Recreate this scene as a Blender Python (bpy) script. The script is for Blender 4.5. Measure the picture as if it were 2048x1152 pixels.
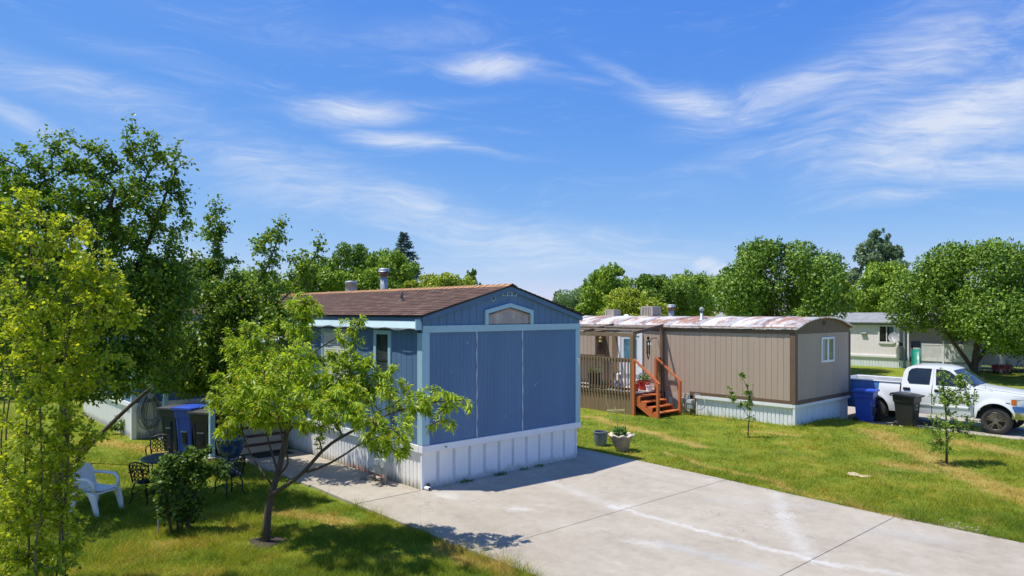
import bpy, math, random
import numpy as np
from mathutils import Vector, Matrix

R = math.radians
scene = bpy.context.scene
COL = scene.collection
for o in list(bpy.data.objects):
    bpy.data.objects.remove(o)

# ------------------------------------------------------------------ camera
CAM_H, FPX, HOR = 3.55, 1400.0, 625.0          # metres, focal length and horizon row on a 2048 px wide frame
cam_d = bpy.data.cameras.new("camera")
cam = bpy.data.objects.new("camera", cam_d)
COL.objects.link(cam)
cam.location = (0, 0, CAM_H)
cam.rotation_euler = (R(90), 0, 0)
cam_d.sensor_width = 36
cam_d.lens = FPX / 2048 * 36
cam_d.shift_y = (HOR - 576) / 2048
cam_d.clip_start = .1
cam_d.clip_end = 6000
scene.camera = cam
scene.render.resolution_x, scene.render.resolution_y = 1024, 576

# ------------------------------------------------------------------ light
SUN_EL, SUN_AZ = R(67), R(-89)                  # azimuth clockwise from +Y; the sun stands to the west (-X)
sd = Vector((math.sin(SUN_AZ) * math.cos(SUN_EL), math.cos(SUN_AZ) * math.cos(SUN_EL), math.sin(SUN_EL)))
sun_d = bpy.data.lights.new("sun", 'SUN')
sun_d.energy = 4.3
sun_d.angle = R(.53)
sun_d.color = (1, .95, .87)
sun = bpy.data.objects.new("sun", sun_d)
COL.objects.link(sun)
sun.location = (-20, 0, 40)
sun.rotation_euler = (-sd).to_track_quat('-Z', 'Y').to_euler()

scene.view_settings.view_transform = 'Standard'
scene.view_settings.look = 'None'
scene.view_settings.gamma = 1
scene.view_settings.exposure = 0.35
scene.cycles.max_bounces = 8
scene.cycles.transparent_max_bounces = 8
scene.cycles.use_denoising = True

class NT:
    """small helper round a node tree"""
    def __init__(s, tree):
        s.t = tree
        s.L = tree.links
    def n(s, typ, **kw):
        nd = s.t.nodes.new(typ)
        ins = kw.pop('i', {})
        for k, v in kw.items():
            setattr(nd, k, v)
        for k, v in ins.items():
            s.put(nd.inputs[k], v)
        return nd
    def put(s, sock, v):
        if isinstance(v, bpy.types.NodeSocket):
            s.L.new(v, sock)
        else:
            if sock.type == 'RGBA' and len(v) == 3:
                v = (*v, 1)
            sock.default_value = v
    def m(s, op, a, b=0.0, c=0.0, clamp=False):
        nd = s.n('ShaderNodeMath', operation=op, use_clamp=clamp)
        for k, v in enumerate((a, b, c)):
            s.put(nd.inputs[k], v)
        return nd.outputs[0]
    def vm(s, op, a, b=(0, 0, 0), out=0):
        nd = s.n('ShaderNodeVectorMath', operation=op)
        s.put(nd.inputs[0], a)
        if op == 'SCALE':
            s.put(nd.inputs[3], b)
        else:
            s.put(nd.inputs[1], b)
        return nd.outputs[out]
    def mix(s, f, a, b, blend='MIX'):
        nd = s.n('ShaderNodeMix', data_type='RGBA', blend_type=blend)
        s.put(nd.inputs[0], f)
        s.put(nd.inputs[6], a)
        s.put(nd.inputs[7], b)
        return nd.outputs[2]
    def ramp(s, f, stops):
        nd = s.n('ShaderNodeValToRGB')
        e = nd.color_ramp.elements
        while len(e) < len(stops):
            e.new(.5)
        for el, (p, c) in zip(e, stops):
            el.position = p
            el.color = (*c, 1) if len(c) == 3 else c
        s.put(nd.inputs[0], f)
        return nd.outputs[0]
    def sm(s, x, a, b):
        nd = s.n('ShaderNodeMapRange', interpolation_type='SMOOTHSTEP')
        s.put(nd.inputs[0], x)
        s.put(nd.inputs[1], a)
        s.put(nd.inputs[2], b)
        return nd.outputs[0]
    def noise(s, vec, scale, detail=3, rough=.55, out=0, dist=0):
        nd = s.n('ShaderNodeTexNoise', i={'Scale': scale, 'Detail': detail, 'Roughness': rough, 'Distortion': dist})
        if vec is not None:
            s.put(nd.inputs['Vector'], vec)
        return nd.outputs[out]
    def seg(s, p, a, b):
        """distance from point p to the segment a-b (2-D or 3-D tuples)"""
        a = Vector((*a, 0)[:3]); b = Vector((*b, 0)[:3]); ba = b - a
        pa = s.vm('SUBTRACT', p, tuple(a))
        h = s.m('DIVIDE', s.vm('DOT_PRODUCT', pa, tuple(ba), 1), ba.length_squared, clamp=True)
        return s.vm('LENGTH', s.vm('SUBTRACT', pa, s.vm('SCALE', tuple(ba), h)), out=1)

# ------------------------------------------------------------------ sky
world = bpy.data.worlds.new("World")
scene.world = world
world.use_nodes = True
w = NT(world.node_tree)
w.t.nodes.clear()
sky = w.n('ShaderNodeTexSky', sky_type='NISHITA', sun_disc=False)
sky.sun_elevation = SUN_EL
sky.sun_rotation = SUN_AZ
sky.altitude = 1300
sky.air_density = 1.0
sky.dust_density = .3
sky.ozone_density = 2.5
tc = w.n('ShaderNodeTexCoord').outputs['Generated']
sx = w.n('ShaderNodeSeparateXYZ', i={0: tc})
az = w.m('MULTIPLY', w.m('ARCTAN2', sx.outputs[0], sx.outputs[1]), 180 / math.pi)
el = w.m('MULTIPLY', w.m('ARCSINE', sx.outputs[2]), 180 / math.pi)
ae = w.n('ShaderNodeCombineXYZ', i={0: az, 1: el}).outputs[0]
wv = w.noise(w.vm('MULTIPLY', ae, (.05, .09, 1)), 1.0, 3, .5, out=1)
warp = w.vm('SCALE', w.vm('SUBTRACT', wv, (.5, .5, .5)), 9.0)
aw = w.vm('ADD', ae, warp)
streak = w.noise(w.vm('MULTIPLY', aw, (.075, .8, 1)), 1.0, 6, .62)
fine = w.noise(w.vm('MULTIPLY', aw, (.24, 2.6, 1)), 1.0, 5, .65)
tex = w.m('ADD', w.m('MULTIPLY', streak, .65), w.m('MULTIPLY', fine, .35))
def dirn(u, v):
    x, z = (u - 1024) / FPX, (HOR - v) / FPX
    return math.degrees(math.atan(x)), math.degrees(math.atan2(z, math.hypot(x, 1)))
# cirrus wisps of this afternoon's sky: direction, half length, half height (px), tilt, density
WISPS = [(975, 132, 110, 24, 2, .95), (700, 226, 125, 30, -4, .85), (795, 283, 110, 22, 3, .8),
         (1400, 208, 130, 34, 14, .8), (1570, 185, 200, 40, -14, .75), (1820, 120, 210, 90, -18, .55),
         (1930, 235, 260, 70, -14, .95), (1900, 335, 280, 34, 6, .8), (1640, 292, 160, 24, 2, .45),
         (600, 365, 260, 60, 11, .5), (850, 435, 270, 56, 17, .62), (1060, 480, 240, 44, 2, .6), (1190, 520, 240, 26, -3, .5),
         (130, 178, 220, 36, 9, .55), (40, 238, 130, 24, 22, .5), (1770, 400, 100, 18, -3, .5),
         (830, 72, 140, 26, 0, .35), (330, 130, 160, 22, 6, .25), (300, 300, 300, 60, 6, .2), (560, 60, 300, 40, 3, .15),
         (1450, 360, 300, 40, -5, .12), (1990, 40, 200, 60, -8, .3),
         (1000, 142, 240, 12, 6, .34), (745, 216, 240, 13, -7, .32), (830, 292, 220, 11, 7, .3), (900, 120, 160, 10, -12, .25), (1300, 170, 160, 14, 24, .35), (1700, 250, 330, 26, -12, .4)]
tot = None
aw2 = w.vm('ADD', ae, w.vm('SCALE', warp, .35))
for (u, v, a, b, t, s_) in WISPS:
    ca, ce = dirn(u, v)
    k = FPX * math.pi / 180 * 1.12
    p = w.vm('SUBTRACT', aw2, (ca, ce, 0))
    rot = w.n('ShaderNodeVectorRotate', rotation_type='Z_AXIS', i={'Vector': p, 'Angle': R(t)}).outputs[0]
    q = w.vm('MULTIPLY', rot, (k / a, k / b, 0))
    d = w.vm('LENGTH', q, out=1)
    g = w.m('MULTIPLY', w.sm(d, 1.75, 0.0), s_)
    tot = g if tot is None else w.m('MAXIMUM', tot, g)
# coverage pushes a fibrous field over its threshold, so that wisps end in threads
wisps = w.m('ADD', w.m('MULTIPLY', w.sm(w.m('ADD', tex, w.m('MULTIPLY', tot, .42)), .50, 1.16), .78), w.m('MULTIPLY', w.m('MULTIPLY', tot, tex), .8), clamp=True)
# two small cumulus heads low over the trees
cum = None
for (u, v, a, b) in [(1412, 528, 30, 17), (384, 514, 22, 14), (1440, 540, 24, 14)]:
    ca, ce = dirn(u, v)
    k = FPX * math.pi / 180
    pw = w.vm('ADD', ae, w.vm('SCALE', w.vm('SUBTRACT', w.noise(ae, 1.6, 3, .6, out=1), (.5, .5, .5)), .7))
    d = w.vm('LENGTH', w.vm('MULTIPLY', w.vm('SUBTRACT', pw, (ca, ce, 0)), (k / a, k / b, 0)), out=1)
    g = w.m('MULTIPLY', w.sm(d, 1.25, .3), .62)
    cum = g if cum is None else w.m('MAXIMUM', cum, g)
dens = w.m('MAXIMUM', wisps, cum)
sp = w.n('ShaderNodeSeparateColor', i={0: sky.outputs[0]})
ch = [w.m('MULTIPLY', w.m('POWER', sp.outputs[k], g), a) for k, (a, g) in enumerate(((.386, 1.19), (.84, .755), (3.35, .18)))]   # colour grading of the sky: flatter, bluer
skyc = w.n('ShaderNodeCombineColor', i={0: ch[0], 1: ch[1], 2: ch[2]}).outputs[0]
toward = w.vm('DOT_PRODUCT', tc, tuple(sd), 1)
skyc = w.mix(w.sm(toward, .55, .97), skyc, sky.outputs[0])      # bright air round the sun
col = w.mix(w.m('MULTIPLY', dens, .72), skyc, (4.6, 4.75, 5.0))
bg = w.n('ShaderNodeBackground', i={'Color': col, 'Strength': .15})
w.L.new(bg.outputs[0], w.n('ShaderNodeOutputWorld').inputs[0])

# ------------------------------------------------------------------ places
YAW = R(42.33)
E1 = Vector((math.cos(YAW), math.sin(YAW), 0))          # along the front of the homes
E2 = Vector((-math.sin(YAW), math.cos(YAW), 0))         # back along the homes
PB = Vector((-1.79, 14.0, 0))                           # front left corner of the blue home
PT = Vector((8.85, 21.9, 0))                            # front left corner of the tan home
PW = Vector((24.6, 49.8, -.22))                         # a point on the white home's long wall
def PX(u, v, d):
    """the point d metres out in the direction (u, v)"""
    return Vector(((u - 1024) / FPX * d, d, CAM_H - (v - HOR) / FPX * d))
def G(u, v, z=0.0):
    return PX(u, v, (CAM_H - z) * FPX / (v - HOR))
def loc(P, x, y, z=0.0):
    return P + E1 * x + E2 * y + Vector((0, 0, z))
def sstep(a, b, x):
    t = np.clip((x - a) / (b - a), 0, 1)
    return t * t * (3 - 2 * t)
def ground_z(x, y):
    x = np.asarray(x, float); y = np.asarray(y, float)
    xt = (x - PT.x) * E1.x + (y - PT.y) * E1.y
    xb = (x - PB.x) * E1.x + (y - PB.y) * E1.y
    z = -.025 - .03 * sstep(-.6, -1.3, xb)
    z = z - .20 * sstep(2.3, 3.6, xt)
    return z + .012 * np.sin(x * 1.7 + y * .6) * np.sin(y * 1.3 - x * .4)

# ------------------------------------------------------------------ mesh tools
class MB:
    def __init__(s):
        s.v, s.f = [], []
    def add(s, vs, fs):
        k = len(s.v)
        s.v += [tuple(p) for p in vs]
        s.f += [tuple(i + k for i in f) for f in fs]
        return s
    def box(s, x0, x1, y0, y1, z0, z1):
        return s.add([(x0, y0, z0), (x1, y0, z0), (x1, y1, z0), (x0, y1, z0), (x0, y0, z1), (x1, y0, z1), (x1, y1, z1), (x0, y1, z1)],
                     [(3, 2, 1, 0), (4, 5, 6, 7), (0, 1, 5, 4), (1, 2, 6, 5), (2, 3, 7, 6), (3, 0, 4, 7)])
    def frustum(s, c, z0, z1, a0, b0, a1, b1):
        x, y = c
        return s.add([(x - a0, y - b0, z0), (x + a0, y - b0, z0), (x + a0, y + b0, z0), (x - a0, y + b0, z0),
                      (x - a1, y - b1, z1), (x + a1, y - b1, z1), (x + a1, y + b1, z1), (x - a1, y + b1, z1)],
                     [(3, 2, 1, 0), (4, 5, 6, 7), (0, 1, 5, 4), (1, 2, 6, 5), (2, 3, 7, 6), (3, 0, 4, 7)])
    def bar(s, p, q, wd, ht, up=(0, 0, 1)):
        p, q = Vector(p), Vector(q)
        d = (q - p).normalized()
        up = Vector(up)
        if abs(d.dot(up)) > .98:
            up = Vector((0, 1, 0))
        a = d.cross(up).normalized() * wd / 2
        b = a.cross(d).normalized() * ht / 2
        vs = [e + i * a + j * b for e in (p, q) for i, j in ((-1, -1), (1, -1), (1, 1), (-1, 1))]
        return s.add(vs, [(0, 1, 2, 3), (7, 6, 5, 4), (0, 4, 5, 1), (1, 5, 6, 2), (2, 6, 7, 3), (3, 7, 4, 0)])
    def tube(s, pts, r, n=7, closed=False):
        pts = [Vector(p) for p in pts]
        m = len(pts)
        rs = r if isinstance(r, (list, tuple)) else [r] * m
        vs, fs = [], []
        t = (pts[1] - pts[0]).normalized()
        a = t.orthogonal().normalized()
        for k in range(m):
            if closed:
                t = (pts[(k + 1) % m] - pts[k - 1]).normalized()
            else:
                t = (pts[min(k + 1, m - 1)] - pts[max(k - 1, 0)]).normalized()
            a = (a - t * a.dot(t))
            a = a.normalized() if a.length > 1e-6 else t.orthogonal().normalized()
            b = t.cross(a)
            for j in range(n):
                h = 2 * math.pi * j / n
                vs.append(pts[k] + (a * math.cos(h) + b * math.sin(h)) * rs[k])
        for k in range(m if closed else m - 1):
            for j in range(n):
                k2 = (k + 1) % m
                fs.append((k * n + j, k * n + (j + 1) % n, k2 * n + (j + 1) % n, k2 * n + j))
        if not closed:
            fs.append(tuple(range(n))[::-1])
            fs.append(tuple((m - 1) * n + j for j in range(n)))
        return s.add(vs, fs)
    def lathe(s, prof, n=20, c=(0, 0, 0), axis='z', wave=None):
        vs, fs = [], []
        for k, (r, z) in enumerate(prof):
            for j in range(n):
                h = 2 * math.pi * j / n
                rr, zz = (r, z) if wave is None else wave(k, h, r, z)
                p = (rr * math.cos(h), rr * math.sin(h), zz)
                if axis == 'y':
                    p = (p[0], p[2], p[1])
                elif axis == 'x':
                    p = (p[2], p[0], p[1])
                vs.append((p[0] + c[0], p[1] + c[1], p[2] + c[2]))
        for k in range(len(prof) - 1):
            for j in range(n):
                fs.append((k * n + j, k * n + (j + 1) % n, (k + 1) * n + (j + 1) % n, (k + 1) * n + j))
        for k in (0, len(prof) - 1):
            if prof[k][0] > 1e-4:
                fs.append(tuple(k * n + j for j in range(n)))
        return s.add(vs, fs)
    def prism(s, poly, axis, a0, a1):
        """polygon in the two other axes, pushed along axis"""
        n = len(poly)
        def P(p, a):
            return {'x': (a, p[0], p[1]), 'y': (p[0], a, p[1]), 'z': (p[0], p[1], a)}[axis]
        vs = [P(p, a0) for p in poly] + [P(p, a1) for p in poly]
        fs = [tuple(range(n))[::-1], tuple(range(n, 2 * n))] + [(k, (k + 1) % n, n + (k + 1) % n, n + k) for k in range(n)]
        return s.add(vs, fs)
    def grid(s, fn, nu, nv):
        vs = [fn(i / (nu - 1), j / (nv - 1)) for i in range(nu) for j in range(nv)]
        fs = [(i * nv + j, (i + 1) * nv + j, (i + 1) * nv + j + 1, i * nv + j + 1) for i in range(nu - 1) for j in range(nv - 1)]
        return s.add(vs, fs)
    def mesh(s, name, mat, smooth=False):
        me = bpy.data.meshes.new(name)
        me.from_pydata(s.v, [], s.f)
        if mat:
            me.materials.append(mat)
        if smooth:
            me.polygons.foreach_set('use_smooth', [True] * len(me.polygons))
        me.update()
        return me
    def build(s, name, mat, parent=None, smooth=False, bevel=0, at=(0, 0, 0), rz=0, angle=None):
        o = link(name, s.mesh(name, mat, smooth or angle is not None), parent, at, rz)
        if angle is not None:
            o.data.set_sharp_from_angle(angle=R(angle))
        if bevel:
            b = o.modifiers.new('edge', 'BEVEL')
            b.width = bevel
            b.segments = 2
            b.limit_method = 'ANGLE'
            b.angle_limit = R(40)
        return o

def link(name, data, parent=None, at=(0, 0, 0), rz=0):
    o = bpy.data.objects.new(name, data)
    COL.objects.link(o)
    o.location = at
    o.rotation_euler = (0, 0, rz)
    o.parent = parent
    return o
def tag(o, label=None, cat=None, group=None, kind=None):
    for k, v in (('label', label), ('category', cat), ('group', group), ('kind', kind)):
        if v:
            o[k] = v
    return o
def thing(name, label, cat, at=(0, 0, 0), rz=0, group=None):
    o = link(name, None, None, at, rz)
    o.empty_display_size = .2
    return tag(o, label, cat, group)
def tri_mesh(name, V, T, mat, smooth=False):
    me = bpy.data.meshes.new(name)
    V = np.ascontiguousarray(V, np.float32).reshape(-1, 3)
    T = np.ascontiguousarray(T, np.int32).reshape(-1, 3)
    me.vertices.add(len(V)); me.vertices.foreach_set('co', V.ravel())
    me.loops.add(len(T) * 3); me.loops.foreach_set('vertex_index', T.ravel())
    me.polygons.add(len(T)); me.polygons.foreach_set('loop_start', np.arange(0, len(T) * 3, 3, dtype=np.int32))
    if smooth:
        me.polygons.foreach_set('use_smooth', np.ones(len(T), bool))
    me.update(calc_edges=True)
    if mat:
        me.materials.append(mat)
    return me

# ------------------------------------------------------------------ materials
def lin(r, g, b):
    f = lambda c: ((c / 255 + .055) / 1.055) ** 2.4 if c > 10 else c / 255 / 12.92
    return (f(r), f(g), f(b))
MATS = {}
def mat(name, col, rough=.6, var=.12, scale=3., bump=0., bscale=80., metal=0., spec=.5, stretch=(1, 1, 1), col2=None, c2=(.45, .65), c2scale=2., coat=0., ref=None):
    """paint, plastic, wood, metal: a base colour with soft uneven tone, optional second colour in patches, optional relief"""
    m_ = bpy.data.materials.new(name)
    m_.use_nodes = True
    n = NT(m_.node_tree)
    n.t.nodes.clear()
    t = n.n('ShaderNodeTexCoord')
    if ref is not None:
        t.object = ref
    p = n.vm('MULTIPLY', t.outputs['Object'], stretch)
    a = n.noise(p, scale, 4, .6)
    b = n.noise(p, scale * 9, 3, .6)
    f = n.m('ADD', n.m('MULTIPLY', a, .7), n.m('MULTIPLY', b, .3))
    lo = tuple(c * (1 - var * 1.8) for c in col)
    hi = tuple(min(1, c * (1 + var * 1.8)) for c in col)
    c = n.ramp(f, [(.25, lo), (.75, hi)])
    if col2:
        k = n.noise(p, c2scale, 5, .65)
        c = n.mix(n.sm(k, c2[0], c2[1]), c, col2)
    bs = n.n('ShaderNodeBsdfPrincipled', i={'Base Color': c, 'Metallic': metal, 'Specular IOR Level': spec, 'Coat Weight': coat})
    n.put(bs.inputs['Roughness'], n.m('ADD', n.m('MULTIPLY', f, .2), rough - .1, clamp=True))
    if bump:
        h = n.noise(p, bscale, 3, .6)
        bp = n.n('ShaderNodeBump', i={'Strength': bump, 'Distance': .01, 'Height': h})
        n.L.new(bp.outputs[0], bs.inputs['Normal'])
    n.L.new(bs.outputs[0], n.n('ShaderNodeOutputMaterial').inputs[0])
    MATS[name] = m_
    return m_
def leaf_mat(name, dark, mid, light, trans=.35, rough=.45, yellow=None, nscale=.9):
    m_ = bpy.data.materials.new(name)
    m_.use_nodes = True
    n = NT(m_.node_tree)
    n.t.nodes.clear()
    g = n.n('ShaderNodeNewGeometry')
    k = n.noise(g.outputs['Position'], nscale, 3, .6)
    f = n.m('ADD', n.m('MULTIPLY', g.outputs['Random Per Island'], .65), n.m('MULTIPLY', k, .5), clamp=True)
    gain = 2.1
    dark, mid, light = [tuple(c * gain for c in q) for q in (dark, mid, light)]
    stops = [(.12, dark), (.5, mid), (.88, light)]
    c = n.ramp(f, stops)
    if yellow:
        r2 = n.m('FRACT', n.m('MULTIPLY', g.outputs['Random Per Island'], 37.7))
        c = n.mix(n.m('MULTIPLY', n.sm(r2, .90, .95), .85), c, yellow)
    bs = n.n('ShaderNodeBsdfPrincipled', i={'Base Color': c, 'Roughness': rough, 'Specular IOR Level': .22})
    tl = n.n('ShaderNodeBsdfTranslucent', i={'Color': n.mix(1.0, c, (1.15, 1.15, .45), 'MULTIPLY')})
    mx = n.n('ShaderNodeMixShader', i={0: trans, 1: bs.outputs[0], 2: tl.outputs[0]})
    n.L.new(mx.outputs[0], n.n('ShaderNodeOutputMaterial').inputs[0])
    MATS[name] = m_
    return m_
def glass_mat(name, col, rough=.04, spec=.8):
    m_ = bpy.data.materials.new(name)
    m_.use_nodes = True
    b = m_.node_tree.nodes['Principled BSDF']
    b.inputs['Base Color'].default_value = (*col, 1)
    b.inputs['Roughness'].default_value = rough
    b.inputs['Specular IOR Level'].default_value = spec
    n = NT(m_.node_tree)
    t = n.n('ShaderNodeTexCoord')
    k = n.noise(t.outputs['Object'], 2.5, 3, .5)
    n.L.new(n.ramp(k, [(.3, tuple(c * .55 for c in col)), (.7, tuple(min(1, c * 1.5) for c in col))]), b.inputs['Base Color'])
    return m_

BLUE = mat('blue siding paint', (.095, .182, .315), .65, .10, 1.3, .45, 55, stretch=(1, 1, .12))
BLUE_TRIM = mat('pale blue trim paint', (.36, .55, .64), .6, .06, 2.0, .1, 60)
BLUE_DARK = mat('blue fascia paint', (.08, .155, .27), .6, .08, 2.0, .15, 60)
CAULK = mat('white caulk', (.62, .68, .74), .6, .1, 6)
WHITE = mat('white trim paint', (.86, .86, .85), .5, .04, 2.5, .05, 60, col2=(.72, .70, .66), c2=(.62, .85))
TAN = mat('tan siding paint', (.475, .36, .275), .7, .06, 1.2, .3, 60, stretch=(1, 1, .12))
TAN_PALE = mat('pale plywood', (.55, .46, .36), .7, .08, 2, .2, 60, stretch=(1, 1, .15))
BROWN = mat('brown trim paint', (.17, .105, .066), .6, .12, 2.5, .2, 50)
BROWN_DECK = mat('brown deck paint', (.235, .16, .09), .65, .1, 2.0, .25, 50, stretch=(1, 1, .2))
ORANGE = mat('redwood stain', (.58, .15, .042), .5, .14, 3, .2, 40, stretch=(1, 1, .3))
DARKMETAL = mat('black iron', (.018, .017, .017), .4, .2, 12, .2, 90, metal=.4)
BLACK = mat('black rubber', (.02, .02, .021), .7, .2, 10)
GALV = mat('galvanised steel', (.36, .39, .41), .5, .15, 8, .05, 60, metal=.35, col2=(.33, .24, .16), c2=(.62, .8), c2scale=5)
RUSTM = mat('rusted steel', (.20, .095, .05), .75, .25, 8, .3, 60)
METERGREY = mat('meter grey paint', (.30, .34, .33), .5, .12, 9)
BARK = mat('bark', (.085, .062, .048), .9, .25, 12, .9, 45, stretch=(1, 1, .35))
BARK_PALE = mat('pale bark', (.16, .12, .085), .9, .25, 12, .8, 45, stretch=(1, 1, .35))

# ------------------------------------------------------------------ ground
def lawn_colour(n, pos, blade=False):
    """green turf with straw-coloured dry patches, the same pattern on soil and blades (world position)"""
    p = n.vm('MULTIPLY', pos, (1, 1, 0))
    big = n.noise(p, .33, 4, .62)
    mid = n.noise(p, 1.5, 4, .65)
    c = n.ramp(n.m('ADD', n.m('MULTIPLY', big, .5), n.m('MULTIPLY', mid, .5)),
               [(.34, (.125, .21, .018)), (.46, (.22, .295, .028)), (.55, (.315, .345, .036)), (.66, (.45, .365, .075))])
    wob = n.vm('ADD', p, n.vm('SCALE', n.vm('SUBTRACT', n.noise(p, .9, 3, .6, out=1), (.5, .5, .5)), 1.1))
    wob = n.vm('MULTIPLY', wob, (1, 1, 0))
    dry = None
    pts = [G(1745, 862), G(1840, 905), G(1900, 935), G(2060, 1000)]
    for a, b, wd in [(pts[0], pts[1], .62), (pts[1], pts[2], .6), (pts[2], pts[3], .5), (G(1180, 832), G(1400, 890), .3),
                     (G(1500, 862), G(1580, 868), .35), (G(1330, 905), G(1800, 1035), .16), (G(1770, 925), G(1840, 935), .45),
                     (G(1900, 880), G(2040, 905), .6), (G(560, 1020), G(690, 1035), .35), (G(1000, 1145), G(900, 1090), .3), (G(200, 880), G(330, 900), .5)]:
        d = n.seg(wob, a[:2], b[:2])
        m_ = n.sm(d, wd * 1.25, wd * .15)
        dry = m_ if dry is None else n.m('MAXIMUM', dry, m_)
    spots = n.sm(n.noise(p, .8, 3, .6), .58, .72)
    dry = n.m('MAXIMUM', n.m('MULTIPLY', dry, .95), n.m('MULTIPLY', spots, .42))
    dry = n.m('MULTIPLY', dry, n.m('ADD', .35, n.m('MULTIPLY', n.noise(p, 6, 3, .7), 1.1)), clamp=True)
    c = n.mix(dry, c, (.56, .42, .13))
    return c
def make_lawn_mats():
    m_ = bpy.data.materials.new('turf soil'); m_.use_nodes = True
    n = NT(m_.node_tree); n.t.nodes.clear()
    pos = n.n('ShaderNodeNewGeometry').outputs['Position']
    c = lawn_colour(n, pos)
    f = n.noise(pos, 45, 4, .7)
    c = n.mix(n.m('MULTIPLY', f, .6), c, (.07, .085, .02))
    bs = n.n('ShaderNodeBsdfPrincipled', i={'Base Color': c, 'Roughness': .95, 'Specular IOR Level': .1})
    bp = n.n('ShaderNodeBump', i={'Strength': .9, 'Distance': .03, 'Height': f})
    n.L.new(bp.outputs[0], bs.inputs['Normal'])
    n.L.new(bs.outputs[0], n.n('ShaderNodeOutputMaterial').inputs[0])
    b_ = bpy.data.materials.new('grass blade'); b_.use_nodes = True
    n = NT(b_.node_tree); n.t.nodes.clear()
    g = n.n('ShaderNodeNewGeometry')
    c = lawn_colour(n, g.outputs['Position'])
    rnd = g.outputs['Random Per Island']
    c = n.mix(n.m('MULTIPLY', n.sm(rnd, .0, .4), .0), c, c)
    c = n.mix(1.0, c, n.ramp(rnd, [(0, (.42, .55, .45)), (.5, (1, 1, 1)), (1, (1.6, 1.42, 1.3))]), 'MULTIPLY')
    bs = n.n('ShaderNodeBsdfPrincipled', i={'Base Color': c, 'Roughness': .6, 'Specular IOR Level': .25})
    tl = n.n('ShaderNodeBsdfTranslucent', i={'Color': n.mix(1.0, c, (1.2, 1.15, .6), 'MULTIPLY')})
    mx = n.n('ShaderNodeMixShader', i={0: .45, 1: bs.outputs[0], 2: tl.outputs[0]})
    n.L.new(mx.outputs[0], n.n('ShaderNodeOutputMaterial').inputs[0])
    return m_, b_
TURF, BLADE = make_lawn_mats()

def axis(lo, hi, step, far):
    near = np.arange(lo, hi + step / 2, step)
    out = [far]
    while out[-1] > 60:
        out.append(out[-1] * .55)
    out = np.array(out[::-1])
    return np.concatenate([lo - out[::-1], near, hi + out])
gx, gy = axis(-24, 34, .5, 2500), axis(2, 60, .5, 2500)
GX, GY = np.meshgrid(gx, gy, indexing='ij')
GZ = ground_z(GX, GY)
nx, ny = GX.shape
ii = (np.arange(nx - 1)[:, None] * ny + np.arange(ny - 1)[None, :]).ravel()
T = np.concatenate([np.stack([ii, ii + ny, ii + ny + 1], 1), np.stack([ii, ii + ny + 1, ii + 1], 1)])
ground = link('ground', tri_mesh('ground', np.stack([GX, GY, GZ], -1), T, TURF, True))
tag(ground, 'green lawn with dry straw patches around the homes', kind='structure')

# concrete: pinkish grey, stained, with pale mortar repairs along old cracks (positions in the driveway's own frame)
drive = link('driveway', None, None, PB, YAW)
tag(drive, 'pale concrete driveway of joined slabs in front of the blue home', kind='structure')
def concrete(name, ref, marks):
    m_ = bpy.data.materials.new(name); m_.use_nodes = True
    n = NT(m_.node_tree); n.t.nodes.clear()
    t = n.n('ShaderNodeTexCoord'); t.object = ref
    p = t.outputs['Object']
    a, b, c_ = n.noise(p, .55, 5, .65), n.noise(p, 4, 5, .7), n.noise(p, 70, 3, .7)
    st = n.noise(n.vm('MULTIPLY', p, (2.2, .35, 1)), 1.0, 4, .65)
    f = n.m('ADD', n.m('ADD', n.m('MULTIPLY', a, .35), n.m('MULTIPLY', b, .25)), n.m('ADD', n.m('MULTIPLY', c_, .26), n.m('MULTIPLY', st, .14)))
    c = n.ramp(f, [(.34, (.275, .235, .185)), (.5, (.395, .348, .278)), (.64, (.475, .432, .358))])
    pit = n.sm(n.noise(p, 26, 2, .5), .66, .74)
    c = n.mix(n.m('MULTIPLY', pit, .35), c, (.22, .2, .18))
    c = n.mix(n.m('MULTIPLY', n.sm(n.noise(p, 1.1, 6, .75), .60, .68), .35), c, (.56, .53, .5))
    wob = n.vm('ADD', n.vm('MULTIPLY', p, (1, 1, 0)), n.vm('SCALE', n.vm('SUBTRACT', n.noise(p, 2.6, 5, .7, out=1), (.5, .5, .5)), .42))
    wob = n.vm('MULTIPLY', wob, (1, 1, 0))
    k = n.noise(p, 7, 6, .8)
    for (a_, b_, wd, col, s_) in marks:
        d = n.seg(wob, a_, b_)
        f2 = n.m('MULTIPLY', n.sm(n.m('ADD', n.m('DIVIDE', d, wd), n.m('MULTIPLY', k, 1.9)), 1.95, .75), n.m('MULTIPLY', s_, .68))
        c = n.mix(f2, c, col)
    ck = n.m('ABSOLUTE', n.m('SUBTRACT', n.noise(p, .75, 7, .62, dist=.6), .5))
    hair = n.m('MULTIPLY', n.sm(ck, .0035, .0008), n.sm(n.noise(p, .45, 2, .5), .5, .6))
    c = n.mix(n.m('MULTIPLY', hair, .6), c, (.15, .135, .12))
    oil = n.sm(n.noise(p, 2.3, 3, .5), .68, .76)
    c = n.mix(n.m('MULTIPLY', oil, .28), c, (.20, .18, .16))
    dots = n.sm(n.noise(p, 16, 1, .5), .77, .80)
    c = n.mix(n.m('MULTIPLY', dots, .6), c, (.12, .11, .1))
    bs = n.n('ShaderNodeBsdfPrincipled', i={'Base Color': c, 'Roughness': .88, 'Specular IOR Level': .25})
    bp = n.n('ShaderNodeBump', i={'Strength': .35, 'Distance': .012, 'Height': n.m('ADD', c_, n.m('MULTIPLY', b, .6))})
    n.L.new(bp.outputs[0], bs.inputs['Normal'])
    n.L.new(bs.outputs[0], n.n('ShaderNodeOutputMaterial').inputs[0])
    return m_
PALE, GREYP, DARKP = (.58, .575, .545), (.40, .41, .405), (.24, .22, .2)
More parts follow.
